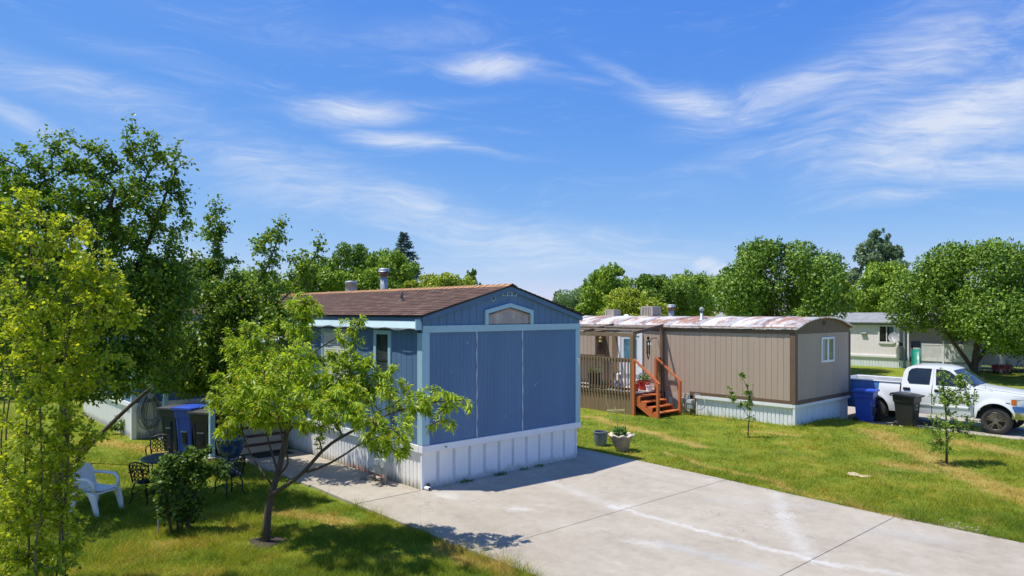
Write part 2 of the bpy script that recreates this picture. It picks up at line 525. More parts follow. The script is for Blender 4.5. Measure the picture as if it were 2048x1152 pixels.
CONC = concrete('driveway concrete', drive, [
    ((.3, -.7), (.32, -3.4), .05, GREYP, .6), ((2.35, -1.2), (1.95, -3.2), .28, PALE, .45),
    ((1.9, -3.3), (1.84, -5.2), .13, PALE, .9), ((1.84, -5.2), (1.84, -7.4), .15, PALE, .9), ((1.84, -7.0), (2.3, -8.6), .14, PALE, .6),
    ((5.0, -4.9), (3.6, -5.7), .26, PALE, .55), ((3.6, -5.7), (2.0, -6.9), .34, PALE, .6), ((1.9, -3.42), (2.1, -3.45), .36, PALE, .8),
    ((0.0, -.55), (.1, -.75), .3, PALE, .75), ((.45, -2.25), (.55, -2.35), .22, PALE, .8), ((.6, -4.85), (.7, -5.05), .28, PALE, .75),
    ((.85, -5.2), (1.0, -6.6), .26, GREYP, .75), ((3.9, -7.1), (4.2, -8.0), .4, GREYP, .5), ((3.6, -4.3), (4.6, -5.9), .3, GREYP, .35),
    ((.2, -.4), (2.0, -.3), .12, (.47, .44, .41), .6), ((-1.4, -3.0), (-1.45, -7), .12, DARKP, .45), ((5.2, -3), (5.05, -9), .12, DARKP, .5),
    ((-.15, .1), (-.15, 5.0), .07, DARKP, .45), ((4.8, -1.2), (3.0, -1.6), .1, (.5, .47, .44), .4)])
def slab(poly, zt=0.0, th=.13, mt=None, parent=None, name='slab'):
    return MB().prism(poly, 'z', zt - th, zt).build(name, mt or CONC, parent or drive, bevel=.008)
g_ = .005
slab([(-1.5, -3.55 + g_), (5.30, -3.62 + g_), (5.52, -.02), (5.62, 3.2), (4.55, 3.2), (4.55, .05), (-.02, .05), (-.02, -.012), (-1.5, -.012)])
slab([(-1.5, -7.0 + g_), (5.0, -7.04 + g_), (5.28, -3.62 - g_), (-1.5, -3.55 - g_)])
slab([(-1.52, -10.5 + g_), (5.0, -10.5 + g_), (5.0, -7.04 - g_), (-1.5, -7.0 - g_)])
slab([(-1.55, -14), (5.1, -14), (5.0, -10.5 - g_), (-1.52, -10.5 - g_)])
for y0, y1 in ((.012, 1.9), (1.91, 3.8), (3.81, 5.75)):
    slab([(-1.5, y0), (-.02, y0), (-.02, y1), (-1.46, y1)], name='walk_slab')
MB().box(-1.45, 4.9, -13.9, -.1, -.15, -.022).build('bedding', mat('joint dirt', (.13, .11, .085), .95, .2, 8), drive)

# the neighbour's driveway, a little lower
drive2 = link('driveway', None, None, loc(PT, 0, 0, -.215), YAW)
tag(drive2, 'narrow concrete driveway under the white pickup truck', kind='structure')
CONC2 = concrete('parking concrete', drive2, [((4.2, -6), (4.6, -2), .3, DARKP, .5), ((5.5, -7), (5.7, -1), .35, DARKP, .5), ((3.9, -12), (3.9, 0), .08, PALE, .4)])
for y0, y1 in ((-13, -8.01), (-8, -4.01), (-4, -.01), (0, 5), (5.01, 10)):
    slab([(3.72 if y0 < -.05 else 4.45, y0), (7.7, y0), (7.7, y1), (3.72 if y0 < -.05 else 4.45, y1)], .0, .12, CONC2, drive2)

# gravel along the drive edge
rg = np.random.default_rng(5)
mbg = MB()
for k in range(420):
    t = rg.random()
    q = G(1790 + 215 * t + rg.normal() * 10, 1030 + 47 * t + rg.normal() * 5)
    r = rg.uniform(.012, .03)
    z = float(ground_z(q.x, q.y))
    pr = [(.001, z - r * .3), (r, z), (r * .8, z + r * .6), (.001, z + r * .8)]
    mbg.lathe(pr, 5, (q.x, q.y, 0))
gv = mbg.build('gravel', mat('gravel stone', (.30, .265, .22), .9, .2, 20))
tag(gv, 'grey gravel strip along the driveway edge', 'gravel', kind='stuff')

# grass blades, denser near the camera so that the turf is even in the picture
def in_rect(x, y, P, x0, x1, y0, y1):
    a = (x - P.x) * E1.x + (y - P.y) * E1.y
    b = (x - P.x) * E2.x + (y - P.y) * E2.y
    return (a > x0) & (a < x1) & (b > y0) & (b < y1)
def drive_edge(x, y):
    a = (x - PB.x) * E1.x + (y - PB.y) * E1.y
    b = (x - PB.x) * E2.x + (y - PB.y) * E2.y
    right = np.where(b < -3.6, 5.0 + .28 * np.clip((b + 7) / 3.4, 0, 1), 5.3 + .3 * np.clip((b + 3.6) / 4.5, 0, 1))
    rag = .05 * np.sin(b * 7 + np.sin(b * 3.1) * 2) + .03 * np.sin(b * 19)
    return (a > -1.5 + np.maximum(rag, -.01)) & (a < right - np.maximum(rag * .8, -.01)) & (b < 3.2)
def grass():
    rg = np.random.default_rng(3)
    n = 700000
    u = rg.uniform(-30, 2080, n)
    d = 1 / rg.uniform(1 / 30., 1 / 9.0, n)                 # even over the rows of the picture
    x = (u - 1024) / FPX * d
    y = d
    a = (x - PB.x) * E1.x + (y - PB.y) * E1.y
    b = (x - PB.x) * E2.x + (y - PB.y) * E2.y
    bad = drive_edge(x, y) | in_rect(x, y, PB, -1.5, 0.1, -1, 5.8) | in_rect(x, y, PB, -1.6, 4.7, 0, 17.5) | in_rect(x, y, PB, -2.0, 0, 6.1, 10.4) | in_rect(x, y, PB, -2.75, 0, 10.3, 17)
    bad |= in_rect(x, y, PT, 3.72, 7.7, -13, 0) | in_rect(x, y, PT, 4.4, 7.7, -.1, 10) | in_rect(x, y, PT, 0, 4.2, 0, 18) | in_rect(x, y, PT, -1.8, 0, 5, 12)
    q = G(533, 1083, -.05)
    bad |= (x - q.x) ** 2 + ((y - q.y)) ** 2 < .16 * rg.uniform(.3, 1.2, n)
    k = ~bad
    x, y, d = x[k], y[k], d[k]
    n = len(x)
    z = ground_z(x, y)
    lump = np.sin(x * 2.1 + np.sin(y * 1.7) * 2) * np.sin(y * 2.4 + np.sin(x * 1.3) * 2)
    h = rg.uniform(.020, .060, n) * (1 + .5 * lump)
    tall = rg.random(n) < .06
    h[tall] *= 1.7
    edge = in_rect(x, y, PT, -.45, 0, -.5, 5) | in_rect(x, y, PT, -.3, 3.4, -.5, 0)      # longer grass left along the skirting
    h[edge] *= rg.uniform(1.5, 3.2, edge.sum())
    a = (x - PB.x) * E1.x + (y - PB.y) * E1.y
    bb = (x - PB.x) * E2.x + (y - PB.y) * E2.y
    rim = ((a > -1.62) & (a < -1.49) & (bb < 5.8)) | ((a > 4.95) & (a < 5.75) & (bb < 3.2) & drive_edge(x - .12 * E1.x, y - .12 * E1.y))      # longer, ragged grass along the slab edges
    h[rim] *= rg.uniform(1.2, 2.6, rim.sum())
    tc_ = rg.integers(0, n, 1500)                                   # coarser tufts here and there
    cell = np.full(n, 9.)
    for i in range(0, 1500, 100):
        k = tc_[i:i + 100]
        dd = (x[None, :] - x[k][:, None]) ** 2 + (y[None, :] - y[k][:, None]) ** 2
        cell = np.minimum(cell, dd.min(0))
    h *= 1 + 1.3 * np.exp(-cell / .012)
    wd = rg.uniform(.0022, .0045, n) * np.clip(d / 10, .8, 2.4)
    th = rg.uniform(0, 2 * np.pi, n)
    ln = rg.uniform(.3, 1.6, n) * h
    ph = rg.uniform(0, 2 * np.pi, n)
    b0 = np.stack([x, y, z - .004], -1)
    s = np.stack([np.cos(th), np.sin(th), np.zeros(n)], -1) * wd[:, None]
    tip = b0 + np.stack([np.cos(ph) * ln, np.sin(ph) * ln, h], -1)
    V = np.stack([b0 - s, b0 + s, tip], 1)
    T = np.arange(3 * n).reshape(-1, 3)
    o = link('grass', tri_mesh('grass', V, T, BLADE))
    tag(o, 'short mown grass covering both lawns', 'grass', kind='stuff')
grass()

# ------------------------------------------------------------------ siding helpers
def profile(width, kind, pitch=.2, s0=0.0, dep=.009):
    """points (s, depth) across a panel"""
    pts = [(0, 0)]
    if kind == 'groove':
        s = s0 if s0 > .03 else pitch
        while s < width - .03:
            pts += [(s - .006, 0), (s - .004, dep), (s + .004, dep), (s + .006, 0)]
            s += pitch
    elif kind == 'rib':
        s = pitch * .5
        while s < width - .03:
            pts += [(s - .020, 0), (s - .012, .022), (s + .012, .022), (s + .020, 0)]
            s += pitch
    elif kind == 'wide':
        pts += [(width * .22, 0), (width * .23, .004), (width * .26, .004), (width * .27, 0),
                (width * .5, 0), (width * .51, .004), (width * .54, .004), (width * .55, 0), (width - .075, 0), (width - .07, .018), (width - .005, .018)]
    pts.append((width, 0))
    return pts
def sheet(face, pts, z0, z1, s_off=0.0):
    """vertical corrugated sheet; face 'front' -> (s, depth, z), 'left' -> (depth, s, z); z1 number or function of s"""
    mb = MB()
    top = z1 if callable(z1) else (lambda s: z1)
    vs = []
    for s, d in pts:
        p = (s, d) if face == 'front' else (d, s)
        vs += [(*p, z0), (*p, top(s + s_off))]
    n = len(pts)
    mb.add(vs, [(2 * k, 2 * k + 2, 2 * k + 3, 2 * k + 1) for k in range(n - 1)])
    th = .03
    e = []
    for s in (pts[0][0], pts[-1][0]):
        for d in (0, th):
            p = (s, d) if face == 'front' else (d, s)
            e += [(*p, z0), (*p, top(s + s_off))]
    mb.add(e, [(0, 2, 3, 1), (4, 6, 7, 5), (0, 4, 6, 2)])
    return mb
def wall_run(parent, face, y_at, s0, s1, z0, z1, mt, width=1.22, kind='groove', pitch=.203, name='siding_panel', gap=.004):
    """a run of equal panels sharing one mesh"""
    s = s0
    shared = None
    while s < s1 - .02:
        wd = min(width, s1 - s)
        full = abs(wd - width) < 1e-6
        if full and shared is None:
            shared = sheet(face, profile(wd - gap, kind, pitch), z0, z1).mesh(name, mt)
        me = shared if full else sheet(face, profile(wd - gap, kind, pitch), z0, z1).mesh(name, mt)
        link(name, me, parent, (s, y_at, 0) if face == 'front' else (y_at, s, 0))
        s += wd

# ------------------------------------------------------------------ the blue home
bh = thing('mobile_home', 'blue mobile home with brown shingle roof and white skirting, at the driveway', 'mobile home', PB, YAW)
BW, BL, BE, BR, BX = 4.66, 17.0, 3.47, 4.13, 2.35            # width, length, eave height, ridge height, ridge position
def roof_b(x):
    return BE + (BR - BE) * (x / BX if x < BX else (BW - x) / (BW - BX))
MB().prism([(.04, .80), (BW - .04, .80), (BW - .04, BE - .02), (BX, BR - .04), (.04, BE - .02)], 'y', .04, BL).build('wall_core', BLUE, bh)
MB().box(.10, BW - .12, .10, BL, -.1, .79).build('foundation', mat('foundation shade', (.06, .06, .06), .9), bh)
def front_paint():
    m_ = BLUE.copy(); m_.name = 'weathered blue front'
    n = NT(m_.node_tree)
    bs = [x for x in n.t.nodes if x.type == 'BSDF_PRINCIPLED'][0]
    src = bs.inputs['Base Color'].links[0].from_socket
    t = n.n('ShaderNodeTexCoord'); t.object = bh
    p = t.outputs['Object']
    fade = n.noise(n.vm('MULTIPLY', p, (1.4, 1, .22)), 1.0, 5, .65)
    c = n.mix(n.m('MULTIPLY', n.sm(fade, .45, .75), .22), src, (.17, .25, .36))
    p2 = n.vm('MULTIPLY', p, (1, 0, 1))
    p2 = n.vm('ADD', p2, n.vm('SCALE', n.vm('SUBTRACT', n.noise(p, 30, 2, .5, out=1), (.5, .5, .5)), .03))
    p2 = n.vm('MULTIPLY', p2, (1, 0, 1))
    for (x0, z0, x1, z1, r) in ((1.14, 2.93, 1.16, 2.90, .014), (3.02, 2.26, 3.04, 2.32, .007), (3.12, 1.86, 3.2, 1.92, .008), (.72, 2.3, .73, 2.36, .006), (2.2, 1.25, 2.22, 1.27, .008)):
        d = n.seg(p2, (x0, 0, z0), (x1, 0, z1))
        c = n.mix(n.m('MULTIPLY', n.sm(d, r * 1.6, r * .4), .55), c, (.42, .50, .58))
    n.L.new(c, bs.inputs['Base Color'])
    wav = n.noise(n.vm('MULTIPLY', p, (1, 1, .6)), 1.7, 2, .5)
    bp = n.n('ShaderNodeBump', i={'Strength': .35, 'Distance': .06, 'Height': wav})
    old = bs.inputs['Normal'].links[0].from_node
    n.L.new(bp.outputs[0], old.inputs['Normal'])
    return m_
BLUEF = front_paint()
# front: three big panels, pale trim round them
for s0, s1 in ((.16, 1.385), (1.415, 2.725), (2.755, 4.50)):
    sheet('front', profile(s1 - s0, 'groove', .1, .08, .0025), .88, 3.14).build('siding_panel', BLUEF, bh, at=(s0, 0, 0))
for s in (1.4, 2.74):
    pts = [(s + .006 * math.sin(k * 1.9 + s), -.006, .88 + k * .151) for k in range(16)]
    MB().tube(pts, [.011 + .005 * math.sin(k * 2.3) for k in range(16)], 6).build('caulk_seam', CAULK, bh)
trim = lambda x0, x1, y0, y1, z0, z1, mt=BLUE_TRIM, nm='trim_board': MB().box(x0, x1, y0, y1, z0, z1).build(nm, mt, bh, bevel=.004)
trim(.002, .16, -.022, .03, .88, 3.14)
trim(4.50, BW, -.022, .03, .88, 3.14)
trim(0, BW + .004, -.026, .03, 3.143, 3.285)
# gable above the trim
for s0, s1 in ((.0, 1.6), (3.06, BW)):
    sheet('front', profile(s1 - s0, 'groove', .2, .2), 3.287, lambda s: roof_b(s) - .02, s0).build('gable_panel', BLUE, bh, at=(s0, 0, 0))
def wtop(s):
    return 3.60 + .15 * (1 - abs(s - 2.33) / .73)
mbp = MB()
for s0, s1 in ((1.6, 2.33), (2.33, 2.6), (2.6, 3.06)):
    for a, b in ((s0, s1 - .006),):
        mbp.add([(a, 0, wtop(a)), (b, 0, wtop(b)), (b, 0, roof_b(b) - .02), (a, 0, roof_b(a) - .02)], [(0, 1, 2, 3)])
mbp.build('gable_panel', BLUE, bh)
# gable window: pale frame with a peaked head, pane colour imitates a curtain, its folds and the reflection
pane_c = mat('curtained pane', (.30, .265, .27), .2, .16, 3.0, col2=(.46, .42, .42), c2=(.42, .7), c2scale=3.5, spec=.6, stretch=(1.2, 1, 1.0))
gw = MB().add([(1.70, -.012, 3.30), (2.96, -.012, 3.30), (2.96, -.012, 3.50), (2.33, -.012, 3.66), (1.70, -.012, 3.50)], [(0, 1, 2, 3, 4)]).build('window', pane_c, bh)
gw['label'] = 'peaked gable window with a greyish curtained pane'
fr = MB()
for a, b in (((1.655, -.02, 3.287), (1.655, -.02, 3.56)), ((3.005, -.02, 3.287), (3.005, -.02, 3.56))):
    fr.bar(a, b, .09, .05, (0, 1, 0))
for x0, x1 in ((1.612, 2.33), (2.33, 3.048)):
    z0, z1 = (3.50, 3.66) if x0 < 2 else (3.66, 3.50)
    fr.add([(x0, -.047, z0 + .01), (x1, -.047, z1 + .01), (x1, -.047, z1 + .10), (x0, -.047, z0 + .10), (x0, 0, z0 + .01), (x1, 0, z1 + .01), (x1, 0, z1 + .10), (x0, 0, z0 + .10)],
           [(0, 1, 2, 3), (4, 5, 1, 0), (3, 2, 6, 7), (0, 3, 7, 4), (1, 5, 6, 2)])
fr.build('window_frame', BLUE_TRIM, gw)
MB().bar((1.72, -.016, 3.48), (2.33, -.016, 3.635), .02, .03, (0, 1, 0)).bar((2.33, -.016, 3.635), (2.94, -.016, 3.48), .02, .03, (0, 1, 0)).bar((2.93, -.016, 3.30), (2.93, -.016, 3.5), .02, .025, (0, 1, 0)).build('window_bead', mat('bare wood', (.42, .25, .14), .7, .15, 6), gw)
# vents in the gable
vt = MB().box(2.13, 2.55, -.012, .0, 3.925, 4.0).build('gable_vent', BLUE_DARK, bh)
fr = MB()
for x in (2.13, 2.267, 2.404, 2.541):
    fr.box(x - .012, x + .012, -.022, -.01, 3.925, 4.0)
fr.box(2.118, 2.553, -.02, -.01, 3.917, 3.929).box(2.118, 2.553, -.02, -.01, 3.996, 4.008)
fr.build('vent_grille', BLUE_TRIM, vt)
rv = MB().lathe([(.05, -.004), (.05, -.02), (.064, -.02), (.064, .0)], 20, (1.86, 0, 3.86), 'y').build('round_vent', BLUE_TRIM, bh, smooth=True)
MB().box(1.845, 1.875, -.018, -.008, 3.815, 3.905).lathe([(.001, -.010), (.049, -.010)], 16, (1.86, 0, 3.86), 'y').build('vent_flap', BLUE_DARK, rv)
# rake boards and roof
for x0, x1 in ((-.03, BX), (BX, BW + .05)):
    za, zb = roof_b(x0), roof_b(x1)
    MB().add([(x0, -.06, za - .105), (x1, -.06, zb - .105), (x1, -.06, zb), (x0, -.06, za), (x0, .03, za - .105), (x1, .03, zb - .105), (x1, .03, zb), (x0, .03, za)],
             [(0, 1, 2, 3), (0, 4, 5, 1), (3, 2, 6, 7), (0, 3, 7, 4), (1, 5, 6, 2), (4, 7, 6, 5)]).build('rake_board', BLUE_DARK, bh, bevel=.004)
MB().prism([(-.07, BE - .01), (BX, BR), (BW + .09, BE - .01), (BW + .09, BE + .015), (BX, BR + .03), (-.07, BE + .015)], 'y', -.08, BL + .1).build('roof', BLACK, bh)
SHINGLE = mat('brown shingle', (.135, .086, .068), .95, .22, 3.2, .6, 90, spec=.12, col2=(.10, .066, .056), c2=(.5, .7), c2scale=1.2)
RIDGE = mat('weathered ridge shingle', (.42, .23, .11), .9, .2, 5, .5, 80)
SHINGLES2 = [mat('brown shingle tone %d' % k, c, .95, .2, 5, .6, 90, spec=.12) for k, c in enumerate(((.135, .086, .068), (.11, .071, .057), (.165, .103, .08), (.12, .077, .062)))]
slope = Vector((BX + .07, 0, BR - BE)).normalized()
nrm = Vector((-slope.z, 0, slope.x))
ncourse, expo, sw = 17, .146, .315
def shingle_mesh(k, wd):
    mb = MB()
    mb.add([slope * a + nrm * b + Vector((0, y, 0)) for y in (0, wd - .006) for a, b in ((0, .004), (0, .016), (expo * 1.15, .006), (expo * 1.15, 0))],
           [(0, 1, 5, 4), (1, 2, 6, 5), (0, 3, 2, 1), (4, 5, 6, 7)])
    return mb.mesh('shingle', SHINGLES2[k])
rs = random.Random(4)
protos = [shingle_mesh(k, sw * f) for k in range(4) for f in (1, .8)]
rest = MB()
roofo = [o for o in bh.children if o.name.startswith('roof')][0]
count = 0
spots = []
for c in range(ncourse):
    y = -.09 - rs.random() * .2
    while y < BL:
        wd = sw * rs.choice((1, .8))
        spots.append((c, max(y, -.09), wd))
        y += wd
spots.sort(key=lambda t: t[1])
for c, y, wd in spots:
    p = Vector((-.09, y, BE + .014)) + slope * (c * expo) + nrm * rs.uniform(0, .004)
    k = rs.randrange(4)
    if count < 300:
        link('shingle', protos[k * 2 + (0 if wd == sw else 1)], roofo, p)
        count += 1
    else:
        rest.add([p + slope * a + nrm * b + Vector((0, yy, 0)) for yy in (0, wd - .006) for a, b in ((0, .004), (0, .016), (expo * 1.15, .006), (expo * 1.15, 0))],
                 [(0, 1, 5, 4), (1, 2, 6, 5), (0, 3, 2, 1), (4, 5, 6, 7)])
o = rest.build('shingles', SHINGLE, roofo); o['kind'] = 'stuff'
far = MB()
slope2 = Vector((-(BW + .09 - BX), 0, BR - BE)).normalized(); nrm2 = Vector((-slope2.z, 0, slope2.x)) * -1
for c in range(ncourse):
    p = Vector((BW + .11, -.09, BE + .014)) + slope2 * (c * expo)
    far.add([p + slope2 * a + nrm2 * b + Vector((0, yy, 0)) for yy in (0, BL + .2) for a, b in ((0, .004), (0, .016), (expo * 1.15, .006), (expo * 1.15, 0))],
            [(0, 1, 5, 4), (1, 2, 6, 5), (0, 3, 2, 1), (4, 5, 6, 7)])
o = far.build('shingles', SHINGLE, roofo); o['kind'] = 'stuff'
capm = MB()
for sgn in (-1, 1):
    pass
cap = MB().add([(-.15, 0, -.052), (0, 0, .012), (.15, 0, -.052), (-.15, .30, -.070), (0, .30, -.006), (.15, .30, -.070), (-.15, 0, -.066), (.15, 0, -.066), (0, 0, -.004)],
               [(0, 1, 4, 3), (1, 2, 5, 4), (0, 6, 8, 1), (1, 8, 7, 2)]).mesh('ridge_shingle', RIDGE)
y = -.10
while y < BL:
    link('ridge_shingle', cap, roofo, (BX + rs.uniform(-.006, .006), y, BR + .055 + rs.uniform(0, .004)))
    y += .205
# roof pipes
def flue(parent, x, y, z0, z1, r, rc, name, ring=True):
    f = MB().lathe([(r * 1.6, z0 - .05), (r * 1.05, z0 + .08), (r, z0 + .1), (r, z1 - .16)], 18, (x, y, 0)).build(name, GALV, parent, smooth=True)
    MB().lathe([(r * 1.02, z1 - .22), (rc * .92, z1 - .21), (rc * .92, z1 - .12), (r * 1.02, z1 - .11)], 18, (x, y, 0)).build('rust_band', RUSTM, f, smooth=True)
    MB().lathe([(r * .8, z1 - .12), (r * .8, z1 - .06)], 18, (x, y, 0)).build('cap_neck', BLACK, f)
    MB().lathe([(rc, z1 - .10), (rc * 1.03, z1 - .04), (rc * .96, z1 - .01), (rc * .6, z1 + .01), (.001, z1 + .015)], 18, (x, y, 0)).build('cap', GALV, f, smooth=True)
    return f
flue(bh, 2.62, 5.63, 4.02, 4.80, .105, .155, 'flue_pipe')
MB().lathe([(.17, 4.0), (.17, 4.40), (.185, 4.41), (.185, 4.48), (.17, 4.5), (.001, 4.52)], 20, (2.62, 7.49, 0)).build('roof_vent', GALV, bh, smooth=True)
MB().lathe([(.16, 3.775), (.11, 3.83), (.045, 3.87), (.035, 3.90), (.033, 4.03), (.001, 4.03)], 14, (1.1, 2.43, 0)).build('vent_pipe', mat('dark vent pipe', (.055, .035, .03), .7), bh, smooth=True)

# left long side: flashing, siding, windows, skirting
ywin = [(1.14, 1.82, 2.05, 3.17), (2.82, 4.25, 1.75, 3.17)]
run = [(.16, 1.13), (1.83, 2.81), (4.26, 5.48), (5.48, 6.70), (7.7, 8.92), (8.92, 10.14)]
for s0, s1 in run:
    sheet('left', profile(s1 - s0 - .004, 'groove', .2), .88, 3.42).build('siding_panel', BLUE, bh, at=(0, s0, 0))
for (a, b, z0, z1) in ywin:
    sheet('left', profile(b - a, 'groove', .2), .88, z0 - .0).build('siding_panel', BLUE, bh, at=(0, a, 0))
    sheet('left', profile(b - a, 'groove', .2), z1, 3.42).build('siding_panel', BLUE, bh, at=(0, a, 0))
trim(-.022, .03, -.02, .155, .885, 3.14)
eave = MB().box(-.045, .02, .0, BL, BE - .09, BE - .015).build('eave_board', BLUE_DARK, bh)
fl = MB().prism([(-.02, 3.42), (-.14, 3.235), (-.14, 3.215), (-.125, 3.215), (-.004, 3.40)], 'y', .02, 9.9).build('flashing', mat('pale flashing', (.46, .60, .64), .45, .06, 2), bh)
MB().box(-.155, -.02, .0, .03, 3.20, 3.41).build('flashing_end', BLUE_TRIM, fl)
MB().tube([(-.15, .05 + k * .12, 3.215 + .018 * math.sin(k * .9) - .012 * math.sin(k * .37)) for k in range(80)], .011, 6).build('cable', mat('grey cable', (.18, .18, .2), .5), bh, smooth=True)
gl_dark = glass_mat('window glass', (.045, .06, .06))
gl_pale = mat('blinds behind glass', (.42, .44, .42), .25, .06, 3, spec=.6)
for k, (a, b, z0, z1) in enumerate(ywin):
    wn = MB().box(-.006, .03, a + .07, b - .07, z0 + .06, z1 - .06).build('window', gl_dark if k == 0 else gl_pale, bh)
    f = MB()
    f.box(-.03, .02, a, a + .10, z0, z1).box(-.03, .02, b - .10, b, z0, z1).box(-.028, .02, a + .1, b - .1, z1 - .09, z1).box(-.034, .02, a + .1, b - .1, z0, z0 + .08)
    f.build('window_frame', BLUE_TRIM, wn, bevel=.003)
    s_ = MB().box(-.016, .02, a + .1, b - .1, (z0 + z1) / 2 - .10, (z0 + z1) / 2 - .06)
    s_.box(-.012, .02, a + .1, a + .125, z0 + .08, z1 - .09).box(-.012, .02, b - .125, b - .1, z0 + .08, z1 - .09)
    if k == 1:
        for z in np.arange(z0 + .12, z1 - .1, .05):
            s_.box(-.010, .0, a + .13, b - .13, z, z + .032)
    s_.build('window_sash', BLACK if k == 0 else WHITE, wn)
dr = MB().box(-.02, .03, 6.74, 7.66, .9, 2.95).build('door', mat('pale door', (.55, .56, .55), .5), bh)
MB().lathe([(.03, -.07), (.03, -.02)], 10, (0, 6.85, 1.9), 'x').build('door_knob', GALV, dr)
# skirting
SKIRT = mat('white skirting', (.90, .88, .84), .4, .04, 2.2, col2=(.70, .66, .60), c2=(.60, .9), c2scale=1.6, stretch=(2, 2, .5))
def splash(m_, z0, ref):
    n = NT(m_.node_tree)
    bs = [x for x in n.t.nodes if x.type == 'BSDF_PRINCIPLED'][0]
    src = bs.inputs['Base Color'].links[0].from_socket
    t = n.n('ShaderNodeTexCoord'); t.object = ref
    z = n.n('ShaderNodeSeparateXYZ', i={0: t.outputs['Object']}).outputs[2]
    k = n.noise(n.vm('MULTIPLY', t.outputs['Object'], (1, 1, .5)), 5, 5, .7)
    f = n.sm(n.m('ADD', z, n.m('MULTIPLY', k, -.26)), z0 + .06, z0 - .12)
    n.L.new(n.mix(n.m('MULTIPLY', f, .6), src, (.34, .28, .20)), bs.inputs['Base Color'])
splash(SKIRT, .0, bh)
def paint_mat():
    m_ = SKIRT.copy(); m_.name = 'white skirting with marker paint'
    n = NT(m_.node_tree)
    bs = [x for x in n.t.nodes if x.type == 'BSDF_PRINCIPLED'][0]
    src = bs.inputs['Base Color'].links[0].from_socket
    t = n.n('ShaderNodeTexCoord'); t.object = bh
    s3 = n.n('ShaderNodeSeparateXYZ', i={0: t.outputs['Object']})
    f = n.m('MULTIPLY', n.sm(s3.outputs[2], .10, .0), n.m('MULTIPLY', n.sm(s3.outputs[1], 1.1, 1.5), n.sm(s3.outputs[1], 3.6, 2.6)))
    n.L.new(n.mix(n.m('MULTIPLY', f, .5), src, (.8, .14, .12)), bs.inputs['Base Color'])
    return m_
SKIRTP = paint_mat()
wall_run(bh, 'front', .035, .03, 4.60, -.06, .735, SKIRT, .415, 'wide', name='skirt_panel', gap=.003)
wall_run(bh, 'left', .035, .04, 5.9, -.06, .735, SKIRTP, .405, 'rib', .135, name='skirt_panel', gap=.003)
wall_run(bh, 'left', .035, 5.9, 10.3, -.06, .735, SKIRT, 1.22, 'rib', .135, name='skirt_panel', gap=.003)
MB().box(-.03, BW + .01, -.034, .09, .735, .875).build('skirt_cap', WHITE, bh, bevel=.006)
MB().box(-.034, .09, .092, 10.3, .735, .873).build('skirt_cap', WHITE, bh, bevel=.006)
MB().box(-.008, .055, .01, .06, -.06, .735).build('skirt_corner', WHITE, bh)
MB().box(BW - .06, BW, .04, BL, .80, BE - .03).build('side_wall', BLUE, bh)
MB().box(BW - .10, BW - .05, .04, BL, -.1, .80).build('side_skirt', SKIRT, bh)
for k in range(11):
    MB().box(.03 + .415 * k + .345, .03 + .415 * k + .410, .042, .05, -.06, .735).build('skirt_batten', mat('greyed batten', (.62, .62, .61), .5) if k == 0 else MATS['greyed batten'], bh)
# small marks on the front: a bracket on the right board, a valve stub
MB().box(4.54, 4.60, -.05, -.02, 2.40, 2.44).box(4.565, 4.59, -.06, -.02, 2.28, 2.42).box(4.50, 4.53, -.045, -.02, 2.43, 2.46).build('bracket', WHITE, bh)
MB().lathe([(.018, -.07), (.018, -.03)], 10, (.55, 0, .80), 'y').build('screw_cap', METERGREY, bh)
tx = bpy.data.curves.new('house_number', 'FONT'); tx.body = '2'; tx.size = .15; tx.extrude = .006
tx.materials.append(mat('black number', (.012, .012, .015), .5))
tmp = link('number_text', tx); nm_ = bpy.data.meshes.new_from_object(tmp.evaluated_get(bpy.context.evaluated_depsgraph_get())); bpy.data.objects.remove(tmp)
to = link('house_number', nm_, bh, (.60, -.010, 1.76)); to.rotation_euler = (R(90), 0, 0)

# porch along the side: posts, roof, deck, steps; the added room behind
pz = 2.62
for y in (6.05, 9.75):
    p = MB().box(-2.06, -1.94, y - .06, y + .06, .0, pz - .12).build('porch_post', BLUE_TRIM, bh, bevel=.006)
    MB().box(-2.16, -1.84, y - .16, y + .16, -.09, .02).build('post_footing', CONC2, p)
MB().box(-2.12, -1.9, 5.7, 10.35, pz - .12, pz).build('porch_beam', BLUE_TRIM, bh)
MB().prism([(-2.25, pz + .01), (.0, pz + .25), (.0, pz + .29), (-2.25, pz + .05)], 'y', 5.6, 10.35).build('porch_roof', mat('porch roof sheet', (.35, .38, .40), .6), bh)
MB().box(-1.45, -.03, 6.62, 10.33, .70, .78).build('porch_deck', mat('porch boards', (.16, .10, .075), .8), bh)
CREAM, STEPB = mat('cream riser', (.52, .46, .35), .6, .08, 4), mat('dark red tread', (.13, .055, .042), .65, .15, 4)
for k in range(4):
    MB().box(-1.42, -.12, 5.92 + k * .2, 5.95 + k * .2, k * .195, k * .195 + .165).build('stair_riser', CREAM, bh)
    MB().box(-1.44, -.10, 5.90 + k * .2, 6.13 + k * .2, k * .195 + .165, k * .195 + .195).build('stair_tread', STEPB, bh)
MB().box(-1.46, -1.42, 5.93, 6.65, -.08, .72).build('stair_side', BROWN, bh)
ax = -2.7
MB().box(ax + .04, .0, 10.40, 16.8, .9, 2.95).build('room_wall', BLUE, bh)
wall_run(bh, 'left', ax, 10.42, 16.8, .95, 2.95, BLUE, 1.22)
wall_run(bh, 'front', 10.36, ax + .1, -.01, .95, 2.95, BLUE, 1.22)
wall_run(bh, 'left', ax + .03, 10.42, 16.8, -.1, .85, SKIRT, .61, 'rib', .12, name='skirt_panel')
wall_run(bh, 'front', 10.38, ax + .1, -.01, -.1, .85, SKIRT, .86, 'rib', .2, name='skirt_panel')
MB().box(ax - .03, ax + .1, 10.33, 10.44, -.1, .98).build('skirt_corner', WHITE, bh)
